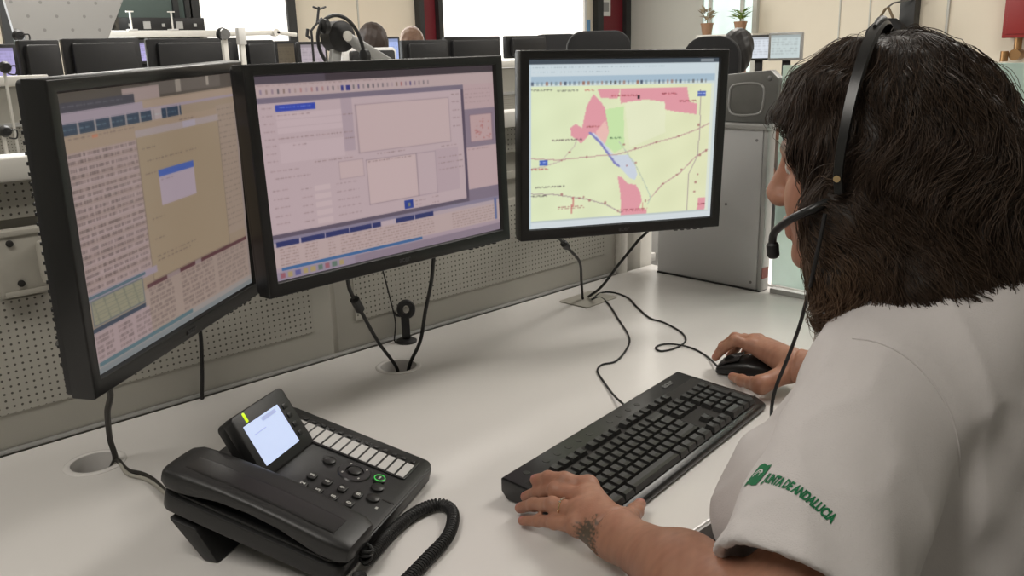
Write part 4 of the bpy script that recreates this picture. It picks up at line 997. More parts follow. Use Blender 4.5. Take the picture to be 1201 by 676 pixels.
# tattoo on the back of the left hand, near the wrist
_bv = BVHTree.FromPolygons(vl.tolist(), fl.tolist()); tc = np.array(_bv.ray_cast(Vector(CAM), (at(687, 625, z=0.79) - Vector(CAM)).normalized())[0]); ta = A_(700, 632, .798) - A_(668, 615, .798); tl_ = np.linalg.norm(ta); ta /= tl_; tb = np.cross((0, 0, 1), ta)
q = vl - tc; u, v = q @ ta, q @ tb
blob = 1.15 - np.sqrt((u / 0.0145) ** 2 + (v / 0.0075) ** 2) + 0.45 * wnoise(vl, 700, 9); stem = 1.2 - np.abs(v - 0.010 - 0.004 * np.sin(u * 500)) / 0.0016 - np.clip(np.abs(u - 0.008) - 0.007, 0, 1) / 0.002
k = np.clip(np.maximum(blob * 1.6, np.clip(stem, 0, .8)), 0, .85)[:, None] * (np.abs(q[:, 2]) < .03)[:, None]
cl_ = cl_ * (1 - k) + np.array((0.045, 0.05, 0.035)) * k
# face colours: lips, brows, eyes
qh = (vh - HC) @ HB / HSC
lip = np.clip(1.3 - np.sqrt(((qh[:, 2] + 0.067) / 0.0125) ** 2 + (qh[:, 1] / 0.026) ** 2), 0, 1) * (qh[:, 0] > 0.08); ch_ = ch_ * (1 - .6 * lip[:, None]) + np.array((0.33, 0.10, 0.085)) * .6 * lip[:, None]
for s in (1, -1):
    b_ = np.clip(1.4 - np.sqrt(((qh[:, 2] - 0.031 + 0.15 * (np.abs(qh[:, 1]) - .03) ** 1) / 0.0045) ** 2 + ((qh[:, 1] - s * 0.033) / 0.021) ** 2), 0, 1)[:, None] * (qh[:, 0] > .05)[:, None]; ch_ = ch_ * (1 - .85 * b_) + np.array((0.03, 0.018, 0.012)) * .85 * b_
    e_ = (np.sqrt(((qh - np.array((0.077, s * 0.032, 0.006))) ** 2).sum(1)) < 0.0152) & (qh[:, 0] > 0.083) & (np.abs(qh[:, 2] - .006) < .0055); ch_[e_] = (0.6, 0.57, 0.53)
    i_ = e_ & (np.sqrt((qh[:, 1] - s * .032) ** 2 + (qh[:, 2] - .006) ** 2) < .0055); ch_[i_] = (0.03, 0.018, 0.012)
    l_ = np.clip(1.3 - np.abs(qh[:, 2] - 0.0125) / 0.003, 0, 1) * np.clip(1.3 - np.abs(qh[:, 1] - s * .033) / .017, 0, 1) * (qh[:, 0] > .07); ch_ = ch_ * (1 - .8 * l_[:, None]) + np.array((0.02, .014, .01)) * .8 * l_[:, None]
off = np.cumsum([0, len(vl), len(vr), len(vh)])
pchild('body', np_mesh('body', np.concatenate([vl, vr, vh, vt]), np.concatenate([fl, fr_ + off[1], fh + off[2], ft_ + off[3]]), np.concatenate([cl_, cr_, ch_, ct_])), 'skin')
# ring on the ring finger
j = LH['rin']; ax = Vector(j[1] - j[0]).normalized(); rc_ = Vector(j[0] + (j[1] - j[0]) * 0.62); n1 = ax.cross(Vector((0, 0, 1))).normalized(); n2 = ax.cross(n1)
rg = MB().tube([rc_ + (n1 * math.cos(a) + n2 * math.sin(a)) * 0.0092 + ax * 0.0007 * math.sin(3 * a) for a in [k * 2 * PI / 28 for k in range(28)]], 0.0013, 8, True)
rg2 = MB(); 
for k in range(4):
    a = -PI / 2 + (k - 1.5) * 0.33; p_ = rc_ + (n1 * math.cos(a) + n2 * math.sin(a)) * 0.0103
    rg2.tube([p_ - ax * .0016, p_, p_ + ax * .0016], [.0004, .0013, .0004], 8)
ro = pchild('ring', rg.mesh('ring', smooth=True), 'gold'); ro['label'] = 'gold ring on the left hand'
rs_ = obj('ring_setting', rg2.mesh('ring_setting', smooth=True), mat('pale_stone', (0.8, 0.75, 0.65), 0.15, metal=0.7)); rs_.parent = ro

# ------------------------------------------------------------------ polo shirt
HEML = SHL + (ELL_ - SHL) * 0.86; HEMR = SHR + (ELR - SHR) * 0.80
def shirt_sdf(P):
    d = ell(P, (0.968, 0.325, 0.93), (0.182, 0.128, 0.17))
    d = smin(d, ell(P, (0.972, 0.275, 0.985), (0.165, 0.085, 0.135)), 0.07)
    for c in ((0.834, 0.42, 0.79), (1.04, 0.43, 0.82)): d = smin(d, ell(P, c, (0.092, 0.092, 0.092)), 0.06)
    d = smin(d, ell(P, (0.955, 0.335, 0.75), (0.205, 0.178, 0.21)), 0.09); d = smin(d, ell(P, (0.98, 0.28, 0.56), (0.20, 0.18, 0.10)), 0.08)
    for sh, hm, s in ((SHL, HEML, -1), (SHR, HEMR, 1)):
        nb = np.array((0.975 + s * 0.04, 0.335, 1.052))
        d = smin(d, rcone(P, nb, sh + np.array((-s * 0.015, 0, 0.0)), 0.032, 0.054), 0.05)
        ax = (hm - sh) / np.linalg.norm(hm - sh)
        sl = rcone(P, sh, hm + ax * 0.05, 0.075, 0.087); t = (P - hm.astype(f32)) @ ax.astype(f32)
        fold = 0.0035 * np.sin(t * 70 + 9 * (P[:, 1] - .3) * 12) * np.clip((t + .16) * 6, 0, 1); sl = smax(sl + fold * .6, t, 0.006)
        band = smax(np.abs(t + 0.011) - 0.011, sl - 0.0012, 0.001); sl = np.minimum(sl, band)
        d = smin(d, sl, 0.035)
        inner = np.maximum(rcone(P, sh, hm + ax * 0.06, 0.066, 0.073), -(t + 0.035)); d = np.maximum(d, -inner)
    # drape: soft creases running from armpit to bust and across the back
    d = d + 0.0022 * np.sin((P[:, 2] * 62 + P[:, 0] * 48 - P[:, 1] * 22) + 2.2 * np.sin(P[:, 0] * 21)) * np.exp(-((P[:, 0] - 0.80) / 0.10) ** 2 - ((P[:, 2] - .88) / .12) ** 2)
    d = d + 0.0018 * np.sin(P[:, 2] * 55 - P[:, 0] * 70) * np.exp(-((P[:, 1] - 0.24) / 0.06) ** 2)
    Q = P * np.array((1.0, 1.0, 0.55), f32); rd = 1 - np.abs(wnoise(Q, 20, 71)); d = d - (0.0058 * np.clip(rd, 0, 1) ** 4 + 0.0024 * np.clip(1 - np.abs(wnoise(Q, 48, 75)), 0, 1) ** 3).astype(f32) + 0.002
    return d
M['shirt'] = mat('white_pique_cotton', (0.66, 0.625, 0.615), 0.9, var=0.03, scale=60, bump=0.5, bscale=700, sheen=0.15)
vs_, fs_ = surface_nets(shirt_sdf, (0.52, 0.06, 0.47), (1.47, 0.60, 1.13), 0.0042)
shirt_me = np_mesh('polo_shirt', vs_, fs_)
SHIRT = pchild('polo_shirt', shirt_me, 'shirt'); SHIRT['label'] = 'white short-sleeved polo shirt with green print on the sleeve'
BV = BVHTree.FromPolygons([tuple(v) for v in vs_.tolist()], fs_.tolist())
def sub(name, me, m): o = obj(name, me, m); o.parent = SHIRT; return o
# collar: a folded band round the neck
cu_, n_ = [], 40; cc = NECK + np.array((0.002, -0.002, 0.0)); vs2 = []
for (r, z) in ((0.064, -0.012), (0.0665, 0.020), (0.069, 0.026), (0.0725, 0.021), (0.083, -0.012), (0.080, -0.013), (0.070, 0.012)):
    for k in range(n_):
        a = 2 * PI * k / n_; fr = math.sin(a - 0.1); vs2.append((cc[0] + r * 1.06 * math.cos(a), cc[1] + r * math.sin(a), cc[2] + z - 0.022 * max(fr, 0) ** 2 + 0.006 * max(-fr, 0)))
fs2 = [(i * n_ + k, i * n_ + (k + 1) % n_, ((i + 1) % 7) * n_ + (k + 1) % n_, ((i + 1) % 7) * n_ + k) for i in range(7) for k in range(n_)]
sub('collar', MB().add(vs2, fs2).mesh('collar', smooth=True), 'shirt')
# stitched armhole seams, laid on the cloth
def on_cloth(px, py):
    d = cF + cR * (px - 600.5) / FPX + cU * (338 - py) / FPX
    h_ = BV.ray_cast(Vector(CAM), Vector(d).normalized()); return h_
sm = []
for p_ in catmull([(1000, 397, 0), (1030, 402, 0), (1062, 418, 0), (1090, 445, 0), (1112, 480, 0), (1124, 520, 0), (1126, 560, 0)], 6):
    h_ = on_cloth(p_.x, p_.y)
    if h_[0] is not None: sm.append(h_[0] + h_[1] * 0.0002)
if len(sm) > 3: sub('armhole_seam', MB().tube(sm, 0.0011, 6).mesh('armhole_seam', smooth=True), 'shirt')
sm = []
# sleeve print: emblem and lettering laid on the cloth
M['print'] = mat('green_print', rgb(10, 110, 66), 0.75, var=0.08, scale=200)
M['print_white'] = mat('white_print', (0.7, 0.7, 0.68), 0.8)
P0 = on_cloth(890, 557); P1 = on_cloth(978, 606); PM = on_cloth(936, 582)
def wrap_print(name, me, origin, xdir, nrm, m, lift=0.0006, parent=None):
    """bend a flat print (mesh in xy) onto the sleeve along the cloth normal"""
    x = (xdir - nrm * xdir.dot(nrm)).normalized(); y = nrm.cross(x); bm = bmesh.new(); bm.from_mesh(me)
    for e_ in range(2):
        lg = [e for e in bm.edges if e.calc_length() > 0.004]
        if lg: bmesh.ops.subdivide_edges(bm, edges=lg, cuts=1)
    bmesh.ops.triangulate(bm, faces=bm.faces)
    for v_ in bm.verts:
        w = origin + x * v_.co.x + y * v_.co.y + nrm * 0.05; h_ = BV.ray_cast(w, -nrm)
        v_.co = (h_[0] + h_[1] * (lift + v_.co.z)) if h_[0] is not None else (w - nrm * 0.05)
    me2 = bpy.data.meshes.new(name); bm.to_mesh(me2); bm.free(); return sub(name, me2, m)
if P0[0] is not None and P1[0] is not None:
    o0, nn = P0[0], PM[1].normalized(); xd = (P1[0] - P0[0]); L1 = xd.length; xd.normalize()
    fl_ = bpy.data.meshes.new('emblem'); sc = 0.0088
    wv = [(-0.95, -1.55), (-0.3, -1.25), (0.35, -1.5), (0.95, -1.35), (0.95, 1.25), (0.35, 1.1), (-0.3, 1.4), (-0.95, 1.15)]
    def grid_poly(poly, n=10):
        xs = [p[0] for p in poly]; mb = MB(); top_ = [p for p in poly if p[1] > 0][::-1]; bot_ = [p for p in poly if p[1] < 0]
        def ev(pts, x):
            for (a, b) in zip(pts[:-1], pts[1:]):
                if a[0] <= x <= b[0]: return a[1] + (b[1] - a[1]) * (x - a[0]) / (b[0] - a[0])
            return pts[-1][1]
        vs = []; 
        for i in range(n + 1):
            x = -0.95 + 1.9 * i / n
            for j_ in range(n + 1): t = j_ / n; vs.append((x * sc, (ev(bot_, x) * (1 - t) + ev(top_, x) * t) * sc, 0))
        return mb.add(vs, [(i * (n + 1) + j_, (i + 1) * (n + 1) + j_, (i + 1) * (n + 1) + j_ + 1, i * (n + 1) + j_ + 1) for i in range(n) for j_ in range(n)])
    lab = wrap_print('print_backing', MB().add([(-0.014, -0.0165, 0), (0.0105, -0.0165, 0), (0.0105, 0.0165, 0), (-0.014, 0.0165, 0)], [(0, 1, 2, 3)]).mesh('b'), o0, xd, nn, 'print_white', 0.0003) if False else None
    wrap_print('emblem', grid_poly(wv).mesh('emblem'), o0, xd, nn, 'print', 0.0007)
    rb_ = MB()
    for R_, a0, a1 in ((0.0046, 25, 205), (0.0026, -20, 200)):
        st = [math.radians(a0 + (a1 - a0) * k / 12) for k in range(13)]
        vs = [(R_ * c_ * math.cos(a), R_ * c_ * math.sin(a) * 1.25 - 0.001, 0) for a in st for c_ in (0.86, 1.1)]; rb_.add(vs, [(2 * k, 2 * k + 1, 2 * k + 3, 2 * k + 2) for k in range(12)])
    wrap_print('emblem_arcs', rb_.mesh('arcs'), o0, xd, nn, 'print_white', 0.0012)
    tm = text_mesh('JUNTA DE ANDALUCIA', 0.0125, 0.0, 0.0006)
    mnx = min(v.co.x for v in tm.vertices); mxx = max(v.co.x for v in tm.vertices); want = L1; ofs = 0.0118
    for v_ in tm.vertices: v_.co.x = ofs + (v_.co.x - mnx) * (want - ofs) / (mxx - mnx); v_.co.y = v_.co.y - 0.003
    wrap_print('lettering', tm, o0, xd, nn, 'print', 0.0008)

# ------------------------------------------------------------------ trousers, shoes
def trousers_sdf(P):
    d = ell(P, (0.98, 0.24, 0.53), (0.195, 0.18, 0.10))
    for s in (-1, 1):
        hip, kn, an = (0.98 + s * 0.10, 0.28, 0.52), (0.99 + s * 0.12, 0.66, 0.50), (1.0 + s * 0.12, 0.60, 0.12)
        d = smin(d, rcone(P, hip, kn, 0.095, 0.07), 0.05); d = smin(d, rcone(P, kn, an, 0.068, 0.048), 0.04)
    return d
M['denim'] = mat('dark_trousers', (0.02, 0.02, 0.024), 0.85, bump=0.3, bscale=600)
v_, f_ = surface_nets(trousers_sdf, (0.72, 0.0, 0.05), (1.28, 0.80, 0.68), 0.012); pchild('trousers', np_mesh('trousers', v_, f_), 'denim')
for s in (-1, 1):
    pchild('shoe', loft([(-0.03, .028, .0, .06, 0), (0.02, .036, .0, .085, 0), (0.08, .04, .0, .07, 0), (0.15, .042, .0, .05, 0), (0.20, .03, .002, .035, 0)], 16, 3).mesh('shoe', smooth=True), 'black').matrix_parent_inverse = PINV @ TR(1.0 + s * 0.12, 0.57, 0.0)
# ------------------------------------------------------------------ hair
def hair_sdf_local(q):
    d = ell(q, (-0.014, 0, 0.044), (0.113, 0.094, 0.099))
    d = smin(d, ell(q, (-0.052, 0, -0.05), (0.118, 0.124, 0.115)), 0.05)
    d = smin(d, ell(q, (-0.068, 0, -0.118), (0.122, 0.138, 0.068)), 0.045)
    for s in (1, -1): d = smin(d, ell(q, (0.012, s * 0.090, -0.085), (0.045, 0.034, 0.09)), 0.03)
    # the face stays open in front, neck open below
    d = smax(d, -ell(q, (0.122, 0, -0.055), (0.092, 0.086, 0.128)), 0.02)
    d = smax(d, -ell(q, (0.075, 0, -0.165), (0.10, 0.075, 0.08)), 0.03)
    cutp = -0.168 + 0.55 * np.clip(-q[:, 0] - 0.095, 0, 1) + 0.008 * np.sin(q[:, 1] * 90 + q[:, 0] * 60)
    return smax(d, cutp - q[:, 2], 0.012)
def hair_sdf(P): q = to_head(P); return hair_sdf_local(q) * HSC + 0.0055 * wnoise(q, 42, 21).astype(f32) + 0.002 * wnoise(q, 120, 22).astype(f32)
lo = HC - 0.2; hi = HC + 0.2
vq, fq = surface_nets(hair_sdf, lo, hi, 0.0042)
M['hair_base'] = mat('dark_brown_hair_mass', (0.022, 0.015, 0.011), 0.6, var=0.3, scale=120, bump=0.6, bscale=300)
M['hair'] = attr_mat('dark_brown_hair', 0.5, spec=0.3)
HAIR = pchild('hair', np_mesh('hair', vq, fq), 'hair_base'); HAIR['label'] = 'dark brown wavy chin-length hair'
def grad(P, e=0.002):
    g = np.stack([hair_sdf_local(to_head((P + np.eye(3)[i] * e).astype(f32))) - hair_sdf_local(to_head((P - np.eye(3)[i] * e).astype(f32))) for i in range(3)], 1)
    return g / (np.linalg.norm(g, axis=1, keepdims=True) + 1e-9)
NS, NP = 14500, 15
tri = vq[fq]; ar = np.linalg.norm(np.cross(tri[:, 1] - tri[:, 0], tri[:, 2] - tri[:, 0]), axis=1); fi = RNG.choice(len(fq), NS, p=ar / ar.sum())
w_ = RNG.dirichlet((1, 1, 1, 1), NS); P = (tri[fi] * w_[:, :, None]).sum(1); g0 = grad(P); q0 = (P - HC) @ HB / HSC
keep = (g0[:, 2] > -0.55) & ~((q0[:, 0] > 0.055) & (g0 @ hF > 0.5) & (np.abs(q0[:, 1]) < 0.06) & (q0[:, 2] < 0.05))
P = P[keep]; NS = len(P); offs = np.abs(RNG.normal(0, 0.0035, NS)) - 0.001; ln = RNG.uniform(0.06, 0.15, NS); ph = RNG.uniform(0, 6.28, NS) * .25
zlim = RNG.normal(-0.172, 0.013, NS) + 0.5 * np.clip(-((P - HC) @ HB / HSC)[:, 0] - 0.10, 0, 1); crown = from_head((-0.03, 0.012, 0.15)); pts = [P.copy()]; D = None
for k in range(NP - 1):
    g = grad(P); dn = np.tile(np.array((0, 0, -1.0)), (NS, 1)); out = P - crown; out[:, 2] = 0; out /= np.linalg.norm(out, axis=1, keepdims=True) + 1e-6
    q = (P - HC) @ HB / HSC; top = np.clip((q[:, 2] - 0.02) / 0.08, 0, 1)[:, None]
    d = dn + out * (0.25 + 0.8 * top) + 0.62 * vnoise(P, 30, 40) + 0.22 * vnoise(P, 110, 44) - hF * 0.25 * np.clip((q[:, 2] + .02) / -.1, 0, 1)[:, None]
    low = np.clip((-q[:, 2] - 0.085) / 0.05, 0, 1)[:, None]
    tg = d - g * (d * g).sum(1, keepdims=True) * (1 - 0.75 * low); tg /= np.linalg.norm(tg, axis=1, keepdims=True) + 1e-9
    sd = np.cross(g, tg); wv_ = np.sin(k * 0.75 + ph + 3 * wnoise(P, 25, 60))[:, None] * (0.5 + 0.45 * low)
    tg = tg + sd * wv_ + g * 0.5 * low * np.sin(k * .9 + ph + 2 * wnoise(P, 18, 66))[:, None]; tg /= np.linalg.norm(tg, axis=1, keepdims=True) + 1e-9
    if D is not None: tg = tg * .6 + D * .4; tg /= np.linalg.norm(tg, axis=1, keepdims=True)
    D = tg; run = np.clip((q[:, 2] - zlim) / 0.02, 0.05, 1); P = P + tg * (ln / (NP - 1) * run)[:, None]
    h_ = hair_sdf(P.astype(f32)); P = P - g * ((h_ - offs) * (1 - 0.8 * low[:, 0]))[:, None] * 0.8
    pts.append(P.copy())
S = np.stack(pts, 1)                                   # strands x points x 3
T = np.gradient(S, axis=1); T /= np.linalg.norm(T, axis=2, keepdims=True) + 1e-9; r0 = np.array((0.31, 0.52, 0.79)); N1 = np.cross(T, r0); N1 /= np.linalg.norm(N1, axis=2, keepdims=True) + 1e-9; N2 = np.cross(T, N1)
tt = np.linspace(0, 1, NP); rad = RNG.uniform(0.0003, 0.0006, NS)[:, None] * (1 - 0.75 * tt ** 3)[None] * np.minimum(1, 0.4 + 3 * tt)[None]
vv = np.stack([S + (N1 * math.cos(a) + N2 * math.sin(a)) * rad[:, :, None] for a in (0, 2.094, 4.189)], 2).reshape(-1, 3)
i0 = (np.arange(NS)[:, None, None] * NP + np.arange(NP - 1)[None, :, None]) * 3; kk = np.arange(3)[None, None]; k2 = (kk + 1) % 3
ff = np.stack([i0 + kk, i0 + k2, i0 + 3 + k2, i0 + 3 + kk], -1).reshape(-1, 4)
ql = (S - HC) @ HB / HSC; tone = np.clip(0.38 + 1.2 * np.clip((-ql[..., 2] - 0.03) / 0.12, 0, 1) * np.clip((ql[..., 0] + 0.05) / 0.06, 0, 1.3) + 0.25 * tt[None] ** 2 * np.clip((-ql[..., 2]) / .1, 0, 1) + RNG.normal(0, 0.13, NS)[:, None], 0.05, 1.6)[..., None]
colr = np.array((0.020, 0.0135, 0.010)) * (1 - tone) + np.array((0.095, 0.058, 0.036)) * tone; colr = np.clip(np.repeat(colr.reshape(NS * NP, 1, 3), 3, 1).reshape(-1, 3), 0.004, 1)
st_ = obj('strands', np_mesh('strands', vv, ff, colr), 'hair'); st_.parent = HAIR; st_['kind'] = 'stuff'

# ------------------------------------------------------------------ headset
HD = thing('headset', 'black call-centre headset with microphone boom worn by the woman', 'headset', tuple(from_head((0, 0, 0))))
HINV = TR(*(-Vector(from_head((0, 0, 0)))))
def hs(name, mb, m, **k):
    o = obj(name, mb, m, **k); o.parent = HD; o.matrix_parent_inverse = HINV; return o
def hp_(f, l, u): return Vector(from_head((f, l, u)))
arc = []
for k in range(33):
    a = math.radians(-6 + 192 * k / 32); arc.append(hp_(0.014 - 0.032 * max(0, math.sin(a)), 0.127 * math.cos(a), 0.0 + 0.150 * math.sin(a) ** 0.9 if math.sin(a) > 0 else 0.15 * math.sin(a)))
bvs, bfs = [], []
for i, p_ in enumerate(arc):
    t_ = (arc[min(i + 1, 32)] - arc[max(i - 1, 0)]).normalized(); fw = Vector(hF); fw = (fw - t_ * fw.dot(t_)).normalized(); nr = t_.cross(fw)
    w = 0.0045 + 0.0025 * math.sin(PI * i / 32)
    for x, z in ((-w, -.0015), (w, -.0015), (w * .8, .0018), (-w * .8, .0018)): bvs.append(p_ + fw * x + nr * z)
for i in range(32):
    for k in range(4): bfs.append((i * 4 + k, i * 4 + (k + 1) % 4, i * 4 + 4 + (k + 1) % 4, i * 4 + 4 + k))
bfs += [(3, 2, 1, 0), (128, 129, 130, 131)]
hs('headband', MB().add(bvs, bfs), 'black_satin', smooth=True)
hs('band_pad', MB().tube([arc[i] + Vector(hU) * .003 for i in range(13, 20)], [.002, .0035, .0045, .005, .0045, .0035, .002], 12), 'rubber', smooth=True)
hs('brass_pin', MB().tube([arc[1] + Vector(hL) * .002, arc[1] + Vector(hL) * .0045], .0035, 12), 'gold')
for s in (1, -1):
    c_ = hp_(0.022, s * 0.092, -0.025); d_ = Vector(hL) * s
    hs('ear_pad', MB().tube([c_ - d_ * .022, c_ - d_ * .018, c_ - d_ * .006, c_], [.017, .021, .021, .014], 20), 'rubber', smooth=True)
bo = catmull([hp_(0.020, 0.104, -0.022), hp_(0.040, 0.122, -0.030), hp_(0.066, 0.120, -0.040), hp_(0.088, 0.106, -0.055), hp_(0.094, 0.099, -0.068)], 6)
hs('microphone_boom', MB().tube(bo, [.0048] * 10 + [.0042] * (len(bo) - 10), 10), 'black_satin', smooth=True)
e0, e1 = bo[-1], hp_(0.095, 0.097, -0.086)
hs('microphone_tip', MB().tube([e0, e0.lerp(e1, .15), e0.lerp(e1, .85), e1], [.0045, .0066, .0066, .0045], 14), 'rubber', smooth=True)
hs('lead', MB().tube(catmull([hp_(0.028, 0.130, -0.035), hp_(0.045, 0.135, -0.10), at(946, 352, y=0.44), at(937, 385, y=0.455), at(924, 420, y=0.47), at(910, 455, y=0.485), at(905, 480, y=0.49), at(906, 500, y=0.475)], 8), 0.0022, 8), 'rubber', smooth=True)
# ------------------------------------------------------------------ the rows of desks behind
def far_desk(label, x0, x1, y0, y1):
    t = thing('desk', label, 'desk')
    obj('desk_top', MB().box(((x0 + x1) / 2, (y0 + y1) / 2, DZ - 0.0125), (x1 - x0, y1 - y0, 0.025)), 'desk', t, 0.003)
    for x in (x0 + 0.08, x1 - 0.08): obj('leg', MB().box((x, (y0 + y1) / 2, (DZ - 0.025) / 2), (0.05, (y1 - y0) * 0.8, DZ - 0.026)), 'alu', t)
    return t
def far_partition(label, x0, x1, y, ztop):
    t = thing('desk_partition', label, 'partition', (0, y, 0))
    obj('panel', MB().box(((x0 + x1) / 2, 0, (0.2 + ztop - 0.16) / 2 + 0.05), (x1 - x0, 0.03, ztop - 0.46)), 'perf', t)
    obj('upper_panel', MB().box(((x0 + x1) / 2, 0, ztop - 0.10), (x1 - x0, 0.03, 0.125)), 'panel', t)
    obj('slot_rail', MB().box(((x0 + x1) / 2, -0.016, ztop - 0.165), (x1 - x0, 0.02, 0.014)), 'alu', t)
    obj('top_rail', MB().box(((x0 + x1) / 2, 0, ztop - 0.018), (x1 - x0, 0.07, 0.034)), 'rail', t, 0.004)
    for x in (x0 + 0.04, x1 - 0.04): obj('leg', MB().box((x, 0.0, 0.13), (0.05, 0.05, 0.26)), 'alu', t)
    return t
far_desk('white desk directly beyond the perforated partition', -0.5, 1.95, 1.47, 2.30)
xa = at(52, 82, y=3.4).x
far_partition('grey partition of the next row at the left edge', -1.2, xa, 3.4, 1.275)
far_partition('grey partition of the next row seen between middle and right monitors', at(300, 75, y=3.4).x, at(838, 75, y=3.4).x, 3.4, 1.262)
far_desk('long white desk of the next row behind the grey partitions', -1.2, 3.9, 3.45, 4.5)
far_desk('white desk of the third row near the bright windows', -0.6, 4.3, 4.85, 5.6)
far_desk('white desk beside the seated colleague in green', 5.0, 6.6, 2.2, 3.2)
scr_l = attr_mat('far_screen', 0.4, emission=1.0)
def far_monitor(label, px0, px1, py0, py1, y, lit=None, yaw=0.0, rim='black', rounded=0.008, x=None):
    a = at(px0, (py0 + py1) / 2, y=y, x=x); b = at(px1, (py0 + py1) / 2, y=y, x=x)
    c = (a + b) / 2; zt = at((px0 + px1) / 2, py0, y=y, x=x).z; w = (b - a).length; h = max(zt - at((px0 + px1) / 2, py1, y=y, x=x).z, 0.1)
    if x is not None: yaw = -PI / 2 + yaw
    t = thing('monitor', label, 'monitor', (c.x, c.y, DZ), yaw, 'monitors of the far rows')
    z0 = zt - DZ - h
    fm = RX(PI / 2)
    obj('casing', MB().prism(rrect(w, h, rounded, 3, 0, z0 + h / 2), -0.015, 0.015, fm), rim, t, 0.003)
    if lit is None:
        obj('back_housing', MB().prism(rrect(w * 0.82, h * 0.8, 0.012, 3, 0, z0 + h / 2), 0.0152, 0.045, fm), 'black', t, 0.006)
        yb = 0.03
    else:
        ic = Pic(24, 18, lit); ic.rect(0, 0, 1, .12, [v * 0.8 for v in lit])
        for k in range(6): ic.text(.05, .2 + k * .12, .9, [v * .6 for v in lit], .35)
        s_ = obj('screen', ic.mesh(w - 0.03, h - 0.03), scr_l, t); s_.location = (0, -0.0155, z0 + h / 2); yb = 0.03
    obj('stand_column', MB().box((0, yb, (z0 + h * 0.4) / 2 + 0.006), (0.05, 0.02, z0 + h * 0.4)), 'black', t, 0.003)
    obj('foot', MB().prism(rrect(0.2, 0.17, 0.03, 4, 0, yb), 0.0, 0.012), 'black', t, 0.003)
    return t
far_monitor('black monitor back, leftmost behind the left monitor', 22, 73, 47, 105, 4.0, yaw=0.2)
far_monitor('wide black monitor back below the perforated board', 74, 166, 45, 100, 4.08, yaw=0.05)
far_monitor('black monitor back under the white shelf', 173, 279, 45, 95, 4.15)
far_monitor('monitor with pale lilac screen at the left edge of the picture', -30, 21, 52, 95, 4.2, lit=(176, 166, 214))
far_monitor('monitor with lilac screen between two black monitor backs', 150, 186, 47, 75, 5.1, lit=(182, 172, 224))
far_monitor('black monitor back right of the white lamp arm', 285, 321, 47, 90, 4.1)
far_monitor('monitor with dull brown screen beside the black one', 322, 347, 48, 85, 4.45, lit=(92, 82, 66))
far_monitor('monitor with pale screen left of the hung headset', 349, 383, 49, 85, 4.35, lit=(176, 164, 172))
far_monitor('monitor with bright blue screen beside the brown-haired head', 446, 468, 43, 80, 5.05, lit=(168, 186, 236))
far_monitor('black monitor back with white rim in front of the brown-haired head', 402, 463, 56, 90, 3.7, rim='white', rounded=0.02)
far_monitor('black monitor back right of the brown-haired head', 471, 524, 47, 85, 4.15)
far_monitor('wide black monitor back before the bright window', 521, 585, 43, 85, 4.22)
far_monitor('small black monitor back between middle and right monitors', 592, 638, 42, 68, 3.75)
far_monitor('white monitor with bright screen beside the colleague', 874, 906, 41, 71, None, lit=(216, 222, 230), x=5.3, rim='frame_dark', yaw=0.35)
far_monitor('white monitor with grey-blue screen, rightmost behind the woman', 904, 940, 38, 71, None, lit=(196, 208, 208), x=5.0, rim='grey_arm', yaw=0.25)

def office_chair(label, loc, yaw, back_top, w=0.46, group=None):
    t = thing('office_chair', label, 'chair', loc, yaw, group)
    obj('seat', MB().prism(rrect(0.48, 0.46, 0.08, 5), 0.43, 0.50), 'fabric_black', t, 0.02)
    bh = back_top - 0.55
    obj('backrest', MB().prism(rrect(w, bh, min(0.12, bh * .3), 6, 0, 0.55 + bh / 2), -0.03, 0.03, TR(0, -0.24, 0) @ RX(PI / 2)), 'fabric_black', t, 0.015)
    obj('back_bar', MB().box((0, -0.285, 0.56), (0.06, 0.025, 0.34)).box((0, -0.18, 0.405), (0.06, 0.23, 0.025)), 'black', t, 0.004)
    obj('column', MB().lathe([(0.028, 0.08), (0.028, 0.43)], 16), 'steel', t)
    for k in range(5):
        a = 2 * PI * k / 5; obj('leg', MB().bar((0.02 * math.cos(a), 0.02 * math.sin(a), 0.085), (0.30 * math.cos(a), 0.30 * math.sin(a), 0.065), 0.045, 0.03), 'black', t, 0.004)
        obj('castor', MB().lathe([(0.024, -0.015), (0.027, 0), (0.024, 0.015)], 14, TR(0.29 * math.cos(a), 0.29 * math.sin(a), 0.027) @ RZ(a) @ RX(PI / 2)), 'rubber', t)
    for s in (-1, 1): obj('armrest', MB().box((s * 0.27, -0.02, 0.66), (0.05, 0.24, 0.03)).box((s * 0.27, -0.02, 0.545), (0.03, 0.04, 0.21)).box((s * 0.245, -0.02, 0.435), (0.06, 0.04, 0.02)), 'black', t, 0.005)
    return t
office_chair('black office chair on which the woman in white sits', (0.98, 0.20, -0.03), 0.0, 0.92)
def chair_at(label, px, pyt, y=None, x=None, yaw=0.0, w=0.46):
    p = at(px, pyt, y=y, x=x); b = Vector((math.sin(yaw) * 0.24, -math.cos(yaw) * 0.24, 0)); return office_chair(label, (p.x - b.x, p.y - b.y, 0), yaw, p.z, w)
chair_at('empty black office chair behind the map monitor, the nearer of two', 702, 36, y=4.15, yaw=2.5, w=0.46)
chair_at('empty black office chair behind the map monitor, the farther of two', 652, 40, y=5.0, yaw=2.6, w=0.46)

